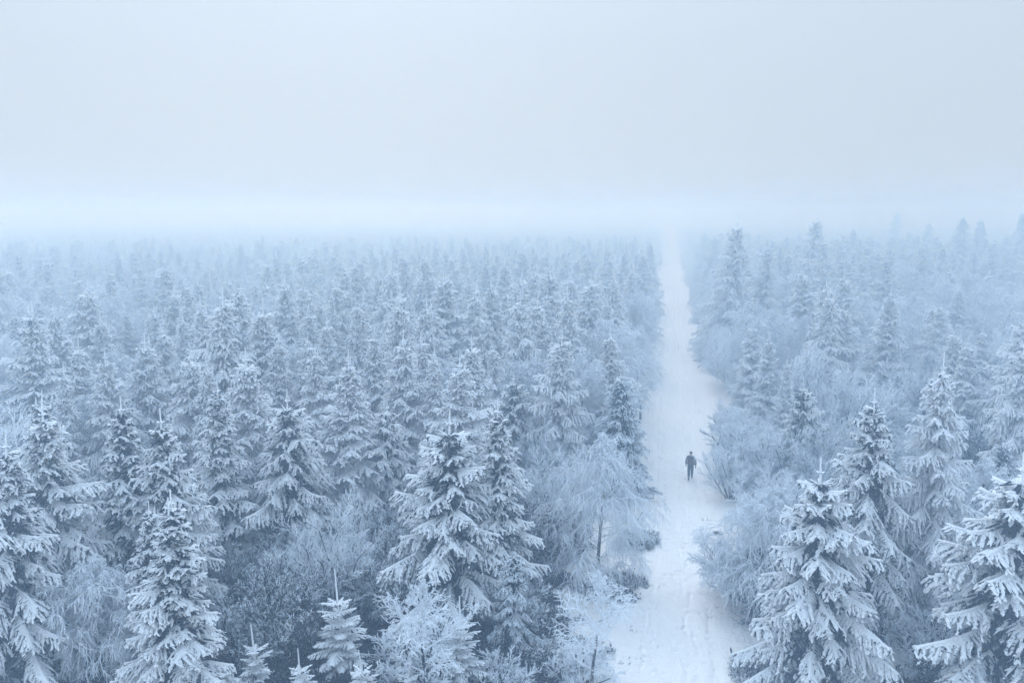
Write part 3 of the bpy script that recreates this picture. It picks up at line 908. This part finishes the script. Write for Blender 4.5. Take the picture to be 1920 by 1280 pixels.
put('hA', 1660, 490, 7.6, 'far pale thicket shrub, left part', 1.4)
put('hC', 1700, 560, 6.8, 'pale thicket shrub right of the small fork-tipped spruce', 1.3)
put('hA', 1760, 590, 6.6, 'shadowy shrub in front of the thin-leader spruce', 1.3)
put('hE', 1860, 640, 6.0, 'shadowy tangled shrub below the two-leader spruce', 1.2)
put('bC', 1880, 545, 9.0, 'bare tangled tree near the right edge above the two-leader spruce', 1.1)
put('hE', 1850, 745, 5.4, 'dim shrub filling the gap right of the dark spruce pair', 1.1)
put('bB', 1850, 872, 6.2, 'curly bare bush with white looping twigs right of the dark spruce pair', 0.85)
put('hE', 1840, 985, 4.0, 'tangled dark bush under the curly looping one', 1.0)
put('hD', 1755, 1125, 2.6, 'low white bare bush in front of the dark spruce pair', 1.1)
put('bB', 1825, 1232, 2.4, 'arching white bush at the bottom edge on the right', 0.9)
put('hD', 1700, 1240, 1.0, 'few bare twigs sticking out of the snow at the bottom edge', 0.8)
# dark heather along the lane
def put_base(kind, px, py, h, label, width=1.0):
    x, y = at_base(px, py)
    n, c, g = CAT[kind[0]]
    taken.append((x, y, 0.6))
    return plant(kind, n, x, y, h, label, c, g, None, width, gz(x, y) - 0.02)
put_base('eA', 1150, 1118, 0.75, 'dark heather clump below the weeping birch, nearest the path', 1.0)
put_base('eB', 1172, 1090, 0.6, 'small dark heather clump right of the birch trunk', 1.0)
put_base('eA', 1195, 1022, 0.9, 'tall dark heather clump under the birch\'s trailing twigs', 0.8)
put_base('eB', 1110, 1112, 0.55, 'dark heather clump behind the thin sapling\'s crown', 1.0)
put_base('eA', 1010, 1170, 0.9, 'dark heather clump at the edge of the small clearing', 1.0)
put_base('eA', 1010, 1232, 0.8, 'wide dark heather patch in front of the clearing', 1.3)
put_base('eA', 1085, 1232, 0.75, 'dark heather patch behind the low white twiggy shrub', 1.3)
put_base('eU', 1000, 1275, 0.7, 'dark heather clump at the bottom edge by the low bare shrub', 1.3)
put_base('eA', 1412, 1272, 0.75, 'dark heather clump at the foot of the snow-laden front spruce', 0.9)
put_base('eB', 1450, 1240, 0.6, 'dark heather clump under the left boughs of the front spruce', 1.0)
put_base('eB', 1345, 1005, 0.35, 'thin heather tuft on the right verge just past the walker', 0.6)

# ------------------------------------------------------------------ the stand behind: spruces that look alike
rng = np.random.default_rng(2024)
def free(x, y, r):
    for tx, ty, tr in taken:
        if (tx - x) ** 2 + (ty - y) ** 2 < (0.62 * (tr + r)) ** 2:
            return False
    return True
cell = {}
def free_cell(x, y, r):
    i, j = int(x // 4), int(y // 4)
    for a in (-1, 0, 1):
        for b in (-1, 0, 1):
            for tx, ty, tr in cell.get((i + a, j + b), ()):
                if (tx - x) ** 2 + (ty - y) ** 2 < (0.62 * (tr + r)) ** 2:
                    return False
    return True
for t in taken:
    cell.setdefault((int(t[0] // 4), int(t[1] // 4)), []).append(t)
cands = []
N = 60000
dd = np.sqrt(rng.uniform(26.0 ** 2, 520.0 ** 2, N))
dd[-9000:] = np.sqrt(rng.uniform(520.0 ** 2, 1120.0 ** 2, 9000))
dd[:2500] = np.sqrt(rng.uniform(26.0 ** 2, 70.0 ** 2, 2500))
aa = rng.uniform(-R(35), R(35), N)
order = np.argsort(dd)
for i in order:
    d = dd[i]
    x, y = d * math.sin(aa[i]), d * math.cos(aa[i])
    al_, ac_ = path_coords(x, y)
    left = ac_ < 0
    u = rng.random(4)
    near_ = d < (46 if left else 60)
    r = 1.25 if near_ else (2.15 if d < 160 else (2.6 if d < 520 else 3.2))
    if near_ and abs(ac_) < (7.0 if left else 6.0):
        continue
    if near_ and d < (34 if left else 31):
        continue
    margin = 2.0 + r
    if -margin < ac_ < margin + 0.6:
        continue
    if not free_cell(x, y, r):
        continue
    # nothing may grow in front of the hand-placed rows
    if left:
        h = 7.6 + 4.4 * u[0] ** 1.1 + 1.0 * min(1, d / 200)
        kind = ('sA', 'sB', 'sC', 'sE', 'sG', 'sD', 'sB', 'sA')[int(u[1] * 8)]
        shrub = u[2] < (0.42 if ac_ < -32 else 0.14)
    else:
        h = 7.5 + 4.0 * u[0] + 2.0 * min(1, max(0, (d - 80) / 90))
        kind = ('sA', 'sB', 'sH', 'sE', 'sC', 'sH')[int(u[1] * 6)]
        shrub = u[2] < (0.62 if d < 120 else 0.2)
    if shrub:
        kind = ('hA', 'hC', 'bA', 'bC', 'hC')[int(u[3] * 5)]
        h = 5.0 + 2.2 * u[0] if kind[0] == 'h' else 7.0 + 2.5 * u[0]
    if near_ and abs(ac_) < 10:
        u[3] = min(u[3], 0.39)
    if near_:
        kind = (('hE', 'hE', 'sL', 'hE', 'hC') if left else ('hA', 'hC', 'sL', 'hA', 'hC'))[int(u[3] * 5)]
        h = (2.4 + 1.4 * u[0]) if kind[0] == 'h' else (3.2 + 2.4 * u[0])
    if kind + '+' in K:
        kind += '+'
    if 110 < d < 210 and kind[0] == 's':
        h = min(12.8 if not left else 11.8, h * (0.75 + 0.5 * rng.random() ** 1.3))
    elif d >= 210:
        h = min(h, 9.5)
    t = (x, y, r)
    cell.setdefault((int(x // 4), int(y // 4)), []).append(t)
    cands.append((d, x, y, kind, h, left, ac_))

n_spruce = sum(1 for o in col.objects if o.name.startswith('spruce_tree'))
n_bare = sum(1 for o in col.objects if o.name.startswith(('bare_tree', 'frosted_shrub')))
def to_pixel(x, y, z):
    dz_ = z - CAM_H
    f_ = y * math.cos(PITCH) - dz_ * math.sin(PITCH)
    u_ = y * math.sin(PITCH) + dz_ * math.cos(PITCH)
    return 960 + FPX * x / f_, 640 - FPX * u_ / f_
order_ = {}
far = []
for d, x, y, kind, h, left, ac_ in cands:
    is_s = kind[0] == 's'
    if (is_s and n_spruce >= 300) or (not is_s and n_bare >= 150):
        far.append((x, y, kind, h))
        continue
    n, c, g = CAT[kind[0]]
    tx_, ty_ = to_pixel(x, y, h)
    best = min(marks, key=lambda m_: (m_[0] - tx_) ** 2 + 1.6 * (m_[1] - ty_) ** 2)
    ddx, ddd = tx_ - best[0], d - best[2]
    rel = 'behind' if ddd > 0 else 'in front of'
    if abs(ddx) > 22:
        rel = ('right' if ddx > 0 else 'left') + ' of and ' + ('behind' if ddd > 0 else 'nearer than')
    if is_s:
        n_spruce += 1
        thing = ('frosted spruce', 'hazy frosted spruce', 'faint foggy spruce')[0 if d < 75 else (1 if d < 110 else 2)]
    else:
        n_bare += 1
        thing = ('frosted ', 'hazy ', 'faint ')[0 if d < 75 else (1 if d < 110 else 2)] + {'h': 'shrub', 'b': 'bare tree', 's': 'low spruce'}[kind[0]]
    key = (thing, rel, best[3])
    order_[key] = order_.get(key, 0) + 1
    k_ = order_[key]
    lab = thing + ', ' + ('nearest', 'second nearest', 'third nearest', 'fourth nearest', 'fifth nearest', 'sixth nearest', 'seventh nearest', 'eighth nearest', 'ninth nearest', 'tenth nearest', 'eleventh nearest', 'twelfth nearest', 'thirteenth nearest', 'fourteenth nearest', 'fifteenth nearest', 'farthest')[min(k_, 16) - 1] + ' ' + rel + ' ' + best[3]
    g = 'spruces of the stand behind the front rows' if is_s else 'shrubs and bare trees among the spruces'
    plant(kind, n, x, y, h, lab, c, g, None, 1.0 + 0.36 * ((x * 7.3 + y * 3.1) % 1.0), gz(x, y) - 0.03, tuple(rng.normal(0, 0.03, 2)))

# everything farther off reads as one wood
kinds_far = sorted({f[2] for f in far})
V = np.array([(f[0], f[1], gz(f[0], f[1]) - 0.03) for f in far])
fm = bpy.data.meshes.new('distant_wood')
fm.vertices.add(len(V))
fm.vertices.foreach_set('co', V.astype(np.float32).ravel())
a = fm.attributes.new('kind_index', 'INT', 'POINT')
a.data.foreach_set('value', np.array([kinds_far.index(f[2]) for f in far], dtype=np.int32))
a = fm.attributes.new('size', 'FLOAT', 'POINT')
a.data.foreach_set('value', np.array([f[3] / K[f[2]]['H'] for f in far], dtype=np.float32))
a = fm.attributes.new('turn', 'FLOAT', 'POINT')
a.data.foreach_set('value', rng.uniform(0, 6.28, len(far)).astype(np.float32))
fo = bpy.data.objects.new('distant_wood', fm)
col.objects.link(fo)
fo['kind'] = 'stuff'
fo['label'] = 'distant frosted forest fading into the fog'
fo['category'] = 'forest'
gn = bpy.data.node_groups.new('distant_wood', 'GeometryNodeTree')
gn.interface.new_socket('Geometry', in_out='INPUT', socket_type='NodeSocketGeometry')
gn.interface.new_socket('Geometry', in_out='OUTPUT', socket_type='NodeSocketGeometry')
gi = gn.nodes.new('NodeGroupInput'); go = gn.nodes.new('NodeGroupOutput')
join = gn.nodes.new('GeometryNodeJoinGeometry')
def named(dt, nm):
    n = gn.nodes.new('GeometryNodeInputNamedAttribute')
    n.data_type = dt
    n.inputs['Name'].default_value = nm
    return n.outputs[0]
ki, sz, tn = named('INT', 'kind_index'), named('FLOAT', 'size'), named('FLOAT', 'turn')
rotv = gn.nodes.new('ShaderNodeCombineXYZ'); gn.links.new(tn, rotv.inputs['Z'])
first_crown = {}
for o in bpy.data.objects:
    if o.type == 'MESH' and o.name.split('.')[0] == 'crown':
        first_crown.setdefault(o.data.name, o)
for idx, kn in enumerate(kinds_far):
    cm = dict(K[kn]['parts'])['crown']
    oi = gn.nodes.new('GeometryNodeObjectInfo')
    oi.transform_space = 'ORIGINAL'
    oi.inputs['Object'].default_value = first_crown[cm.name]
    oi.inputs['As Instance'].default_value = True
    cmp = gn.nodes.new('FunctionNodeCompare')
    cmp.data_type = 'INT'; cmp.operation = 'EQUAL'
    gn.links.new(ki, cmp.inputs[2])
    cmp.inputs[3].default_value = idx
    ip = gn.nodes.new('GeometryNodeInstanceOnPoints')
    gn.links.new(gi.outputs[0], ip.inputs['Points'])
    gn.links.new(cmp.outputs[0], ip.inputs['Selection'])
    gn.links.new(oi.outputs['Geometry'], ip.inputs['Instance'])
    gn.links.new(rotv.outputs[0], ip.inputs['Rotation'])
    gn.links.new(sz, ip.inputs['Scale'])
    gn.links.new(ip.outputs[0], join.inputs[0])
gn.links.new(join.outputs[0], go.inputs[0])
md = fo.modifiers.new('wood', 'NODES')
md.node_group = gn
print('individual spruces', n_spruce, 'bare', n_bare, 'far', len(far))


# low dark brush added between the trees to darken the shaded forest floor
rng = np.random.default_rng(404)
up = []
for _ in range(9000):
    d = math.sqrt(rng.uniform(24.0 ** 2, 80.0 ** 2)); a = rng.uniform(-R(34), R(34))
    x, y = d * math.sin(a), d * math.cos(a)
    al_, ac_ = path_coords(x, y)
    px_, py_ = to_pixel(x, y, 0.0)
    if -5.4 < ac_ < 7.5:
        continue
    if ((px_ - 1060) / 95) ** 2 + ((py_ - 1120) / 50) ** 2 < 1 or ((px_ - 1690) / 130) ** 2 + ((py_ - 1250) / 60) ** 2 < 1:
        continue            # the two open snow patches
    up.append((x, y, gz(x, y) - 0.03))
um = bpy.data.meshes.new('undergrowth')
um.vertices.add(len(up))
um.vertices.foreach_set('co', np.array(up, dtype=np.float32).ravel())
a = um.attributes.new('size', 'FLOAT', 'POINT'); a.data.foreach_set('value', rng.uniform(0.9, 2.0, len(up)).astype(np.float32))
a = um.attributes.new('turn', 'FLOAT', 'POINT'); a.data.foreach_set('value', rng.uniform(0, 6.28, len(up)).astype(np.float32))
uo = bpy.data.objects.new('undergrowth', um)
col.objects.link(uo)
uo['kind'] = 'stuff'
uo['label'] = 'dark low brush added to deepen the shade on the forest floor between the trees'
uo['category'] = 'undergrowth'
ug = bpy.data.node_groups.new('undergrowth', 'GeometryNodeTree')
ug.interface.new_socket('Geometry', in_out='INPUT', socket_type='NodeSocketGeometry')
ug.interface.new_socket('Geometry', in_out='OUTPUT', socket_type='NodeSocketGeometry')
ui, uout = ug.nodes.new('NodeGroupInput'), ug.nodes.new('NodeGroupOutput')
us = ug.nodes.new('GeometryNodeInputNamedAttribute'); us.data_type = 'FLOAT'; us.inputs['Name'].default_value = 'size'
ut = ug.nodes.new('GeometryNodeInputNamedAttribute'); ut.data_type = 'FLOAT'; ut.inputs['Name'].default_value = 'turn'
ur = ug.nodes.new('ShaderNodeCombineXYZ'); ug.links.new(ut.outputs[0], ur.inputs['Z'])
uobj = ug.nodes.new('GeometryNodeObjectInfo'); uobj.transform_space = 'ORIGINAL'
uobj.inputs['Object'].default_value = next(o for o in bpy.data.objects if o.type == 'MESH' and o.data == dict(K['eU']['parts'])['foliage'])
uobj.inputs['As Instance'].default_value = True
uip = ug.nodes.new('GeometryNodeInstanceOnPoints')
ug.links.new(ui.outputs[0], uip.inputs['Points']); ug.links.new(uobj.outputs['Geometry'], uip.inputs['Instance'])
ug.links.new(ur.outputs[0], uip.inputs['Rotation']); ug.links.new(us.outputs[0], uip.inputs['Scale'])
ug.links.new(uip.outputs[0], uout.inputs[0])
uo.modifiers.new('brush', 'NODES').node_group = ug

# ------------------------------------------------------------------ grass tips along the verges
rng = np.random.default_rng(9)
gb = Batch()
spots = [(1330, 977, .5), (1338, 1015, .4), (1328, 1045, .5), (1332, 1082, .8), (1340, 1103, .7), (1345, 1142, .8), (1338, 1160, .5), (1378, 1170, .5), (1372, 1140, .4), (1385, 1175, .4), (1185, 1185, .3), (1192, 1240, .3), (1310, 775, .6), (1330, 800, .5), (1342, 850, .5), (1325, 905, .5), (1395, 1205, .4), (1225, 760, .4), (1218, 870, .5), (1203, 962, .4)]
for px, py, rr in spots:
    x, y = at_base(px, py)
    m = 34
    a = rng.uniform(0, 6.28, m); q = np.abs(rng.normal(0, rr * 0.7, m))
    P = np.stack([x + q * np.cos(a), y + q * np.sin(a) * 1.5, np.full(m, gz(x, y) + 0.01)], 1)
    D = unit(np.stack([rng.normal(0, 0.5, m), rng.normal(0, 0.5, m), np.ones(m)], 1))
    L = rng.uniform(0.06, 0.24, m)
    B, C = curve(P, D, L, 0.3, rng, 0.05)
    gb.tubes(P, B, C, 0.010, 0.008, 0.003, 0.0, 0.1, 0.4)
go_ = bpy.data.objects.new('dry_grass', gb.mesh('dry_grass', M['heather']))
col.objects.link(go_)
go_['kind'] = 'stuff'
go_['label'] = 'dark grass tips poking through the snow along the path'
go_['category'] = 'grass'

# ------------------------------------------------------------------ the walker
def skinned(name, verts, edges, radii, mat, parent, sub=2, root=0):
    me = bpy.data.meshes.new(name)
    me.from_pydata(verts, edges, [])
    o = bpy.data.objects.new(name, me)
    col.objects.link(o)
    md_ = o.modifiers.new('skin', 'SKIN')
    md_.use_smooth_shade = True
    for i, r in enumerate(radii):
        sv = me.skin_vertices[0].data[i]
        sv.radius = (r, r) if isinstance(r, (int, float)) else r
        sv.use_root = (i == root)
    sb = o.modifiers.new('subdivide', 'SUBSURF')
    sb.levels = sb.render_levels = sub
    me.materials.append(mat)
    o.parent = parent
    return o

def rounded_box(name, size, loc, mat, parent, power=0.35, n=10, tilt=0.0):
    """superellipsoid block: soft padded fabric"""
    V, Q = [], []
    for i in range(n + 1):
        v = -PI / 2 + PI * i / n
        for k in range(2 * n):
            u = 2 * PI * k / (2 * n)
            f = lambda c: math.copysign(abs(c) ** power, c)
            x_ = size[0] * f(math.cos(v)) * f(math.cos(u))
            y_ = size[1] * f(math.cos(v)) * f(math.sin(u))
            z_ = size[2] * f(math.sin(v))
            y_, z_ = y_ * math.cos(tilt) - z_ * math.sin(tilt), y_ * math.sin(tilt) + z_ * math.cos(tilt)
            V.append((x_ + loc[0], y_ + loc[1], z_ + loc[2]))
    for i in range(n):
        for k in range(2 * n):
            k2 = (k + 1) % (2 * n)
            Q.append((i * 2 * n + k, i * 2 * n + k2, (i + 1) * 2 * n + k2, (i + 1) * 2 * n + k))
    o = bpy.data.objects.new(name, build_mesh(name, V, Q, [], None, mat, True))
    col.objects.link(o)
    o.parent = parent
    return o

wx, wy = at_base(1294, 899)
walk = math.atan2(-PATH_D[0], PATH_D[1])
person = bpy.data.objects.new('person', None)
col.objects.link(person)
person.location = (wx, wy, gz(wx, wy) + 0.03)
person.rotation_euler = (0, 0, walk)
person['label'] = 'person in dark hiking clothes with a backpack walking away along the snowy path'
person['category'] = 'person'
# joints (x right, y forward, z up)
J = {'pelvis': (0, 0, .94), 'belly': (0, .01, 1.10), 'chest': (0, .02, 1.30), 'neck0': (0, .02, 1.46), 'neck': (0, .03, 1.52), 'head': (0, .06, 1.62), 'crown': (0, .05, 1.72),
     'nose': (0, .175, 1.61), 'earL': (-.085, .05, 1.61), 'earR': (.085, .05, 1.61),
     'shL': (-.18, .02, 1.41), 'elL': (-.265, -.05, 1.14), 'wrL': (-.27, .08, .93), 'haL': (-.265, .12, .86),
     'shR': (.18, .02, 1.41), 'elR': (.275, -.04, 1.13), 'wrR': (.30, -.03, .87), 'haR': (.305, -.01, .79),
     'hipL': (-.095, 0, .90), 'knL': (-.10, -.06, .50), 'anL': (-.10, -.34, .13), 'toL': (-.11, -.20, .045),
     'hipR': (.095, .01, .90), 'knR': (.10, .20, .50), 'anR': (.10, .26, .10), 'toR': (.11, .42, .05)}
names = list(J)
E = [('pelvis', 'belly'), ('belly', 'chest'), ('chest', 'neck0'), ('neck0', 'neck'), ('neck', 'head'), ('head', 'crown'), ('head', 'nose'), ('head', 'earL'), ('head', 'earR'),
     ('chest', 'shL'), ('shL', 'elL'), ('elL', 'wrL'), ('wrL', 'haL'), ('chest', 'shR'), ('shR', 'elR'), ('elR', 'wrR'), ('wrR', 'haR'),
     ('pelvis', 'hipL'), ('hipL', 'knL'), ('knL', 'anL'), ('anL', 'toL'), ('pelvis', 'hipR'), ('hipR', 'knR'), ('knR', 'anR'), ('anR', 'toR')]
RAD = {'pelvis': .13, 'belly': .12, 'chest': .135, 'neck0': .06, 'neck': .05, 'head': .095, 'crown': .07, 'nose': .014, 'earL': .018, 'earR': .018,
       'shL': .06, 'elL': .042, 'wrL': .028, 'haL': .03, 'shR': .06, 'elR': .042, 'wrR': .028, 'haR': .03,
       'hipL': .085, 'knL': .058, 'anL': .038, 'toL': .035, 'hipR': .085, 'knR': .058, 'anR': .038, 'toR': .035}
idx = {n: i for i, n in enumerate(names)}
skinned('body', [J[n] for n in names], [(idx[a_], idx[b_]) for a_, b_ in E], [RAD[n] for n in names], M['skin'], person)

def garment(name, keys, edges, radii, mat, root=0):
    pts = [J[k] if isinstance(k, str) else k for k in keys]
    return skinned(name, pts, edges, radii, mat, person, 2, root)
garment('jacket', [(0, 0, .84), 'belly', 'chest', 'neck0', (0, .03, 1.51), 'shL', 'elL', (-.27, .06, .96), 'shR', 'elR', (.298, -.03, .90)],
        [(0, 1), (1, 2), (2, 3), (3, 4), (2, 5), (5, 6), (6, 7), (2, 8), (8, 9), (9, 10)],
        [(.19, .155), (.195, .16), (.205, .165), .092, .08, .10, .078, .058, .10, .078, .058], M['jacket'], 1)
garment('trousers', ['pelvis', 'hipL', 'knL', (-.10, -.30, .18), 'hipR', 'knR', (.10, .255, .16)], [(0, 1), (1, 2), (2, 3), (0, 4), (4, 5), (5, 6)],
        [(.175, .145), .118, .09, .076, .118, .09, .076], M['trousers'])
for heel, toe, ank in (((-.10, -.37, .10), (-.11, -.18, .035), (-.10, -.31, .20)), ((.10, .22, .05), (.11, .44, .045), (.10, .255, .18))):
    garment('boot', [ank, heel, toe], [(0, 1), (1, 2)], [.062, .062, .045], M['boot'])
garment('beanie', [(0, .055, 1.625), (0, .05, 1.69), (0, .045, 1.755)], [(0, 1), (1, 2)], [.104, .106, .055], M['beanie'])
for sg, h0, fw in ((-1, J['wrL'], .5), (1, J['wrR'], .2)):
    p = Vector(h0)
    dn = Vector((0, fw * 0.6, -1)).normalized()
    fwd = Vector((0, 1, fw * 0.6)).normalized()
    pts = [tuple(p), tuple(p + dn * .05), tuple(p + dn * .095)]
    ed = [(0, 1), (1, 2)]
    rr_ = [.034, .040, .040]
    for k, (off, ln) in enumerate(((-.034, .070), (-.012, .082), (.012, .078), (.032, .060))):
        b0 = p + dn * .10 + fwd * off
        m1 = b0 + dn * ln * .55 + Vector((-sg * .008, 0, 0))
        m2 = b0 + dn * ln + Vector((-sg * .022, 0, 0))
        i0 = len(pts)
        pts += [tuple(b0), tuple(m1), tuple(m2)]
        ed += [(2, i0), (i0, i0 + 1), (i0 + 1, i0 + 2)]
        rr_ += [.0105, .010, .009]
    b0 = p + dn * .035 + fwd * .04
    i0 = len(pts)
    pts += [tuple(b0), tuple(b0 + dn * .03 + fwd * .025), tuple(b0 + dn * .06 + fwd * .03)]
    ed += [(1, i0), (i0, i0 + 1), (i0 + 1, i0 + 2)]
    rr_ += [.013, .012, .010]
    skinned('glove', pts, ed, rr_, M['glove'], person, 1)
for sx in (-1, 1):          # pale stripe down the back of each sleeve
    a_, b_ = (Vector(J['shL' if sx < 0 else 'shR']), Vector(J['elL' if sx < 0 else 'elR']))
    c_ = Vector((-.27, .06, .96) if sx < 0 else (.298, -.03, .90))
    o_ = Vector((-sx * .012, -.042, 0))
    skinned('sleeve_panel', [tuple(a_.lerp(b_, .12) + o_), tuple(a_.lerp(b_, .6) + o_ * 1.05), tuple(b_ + o_ * .8), tuple(b_.lerp(c_, .7) + o_ * .5)], [(0, 1), (1, 2), (2, 3)], [.056, .052, .045, .038], M['sleeve'], person, 2)

pack = bpy.data.objects.new('backpack', None)
col.objects.link(pack)
pack.location = person.location
pack.rotation_euler = person.rotation_euler
pack['label'] = 'dark backpack with a maroon panel on the walker\'s back'
pack['category'] = 'backpack'
rounded_box('pack_body', (.165, .10, .25), (0, -.225, 1.20), M['pack'], pack, 0.45, 10, -0.04)
rounded_box('front_panel', (.135, .04, .20), (0, -.318, 1.20), M['pack_panel'], pack, 0.45, 10, -0.04)
rounded_box('lid', (.155, .10, .045), (0, -.225, 1.455), M['pack'], pack, 0.6, 8, -0.1)
for sx in (-1, 1):
    rounded_box('side_pocket', (.03, .06, .10), (sx * .172, -.22, 1.07), M['pack'], pack, 0.6, 6)
    sv = [(sx * .10, -.14, 1.42), (sx * .115, .0, 1.515), (sx * .12, .13, 1.44), (sx * .13, .165, 1.28), (sx * .15, .10, 1.10), (sx * .15, -.12, 1.02)]
    o = skinned('shoulder_strap', sv, [(k, k + 1) for k in range(5)], [(.03, .014)] * 6, M['pack'], pack, 1)


# ------------------------------------------------------------------ the foggy air
HZ = (-1250, 1250, -60, 1250, -1.6, CAM_H + 3.5)
x0, x1, y0, y1, z0, z1 = HZ
hv = [(x, y, z) for z in (z0, z1) for y in (y0, y1) for x in (x0, x1)]
hm = bpy.data.meshes.new('haze')
hm.from_pydata(hv, [], [(0, 2, 3, 1), (4, 5, 7, 6), (0, 1, 5, 4), (2, 6, 7, 3), (0, 4, 6, 2), (1, 3, 7, 5)])
haze = bpy.data.objects.new('haze', hm)
col.objects.link(haze)
haze['kind'] = 'stuff'
haze['label'] = 'pale blue fog hanging over the whole forest'
haze['category'] = 'fog'
hmat = bpy.data.materials.new('haze')
hmat.use_nodes = True
hn = hmat.node_tree
hn.nodes.clear()
ho = hn.nodes.new('ShaderNodeOutputMaterial')
pv = hn.nodes.new('ShaderNodeVolumePrincipled')
pv.inputs['Color'].default_value = (0.58, 0.78, 1.0, 1)
pv.inputs['Absorption Color'].default_value = (0.90, 0.965, 1, 1)
pv.inputs['Density'].default_value = 0.0096
pv.inputs['Anisotropy'].default_value = 0.78
hn.links.new(pv.outputs[0], ho.inputs['Volume'])
hm.materials.append(hmat)
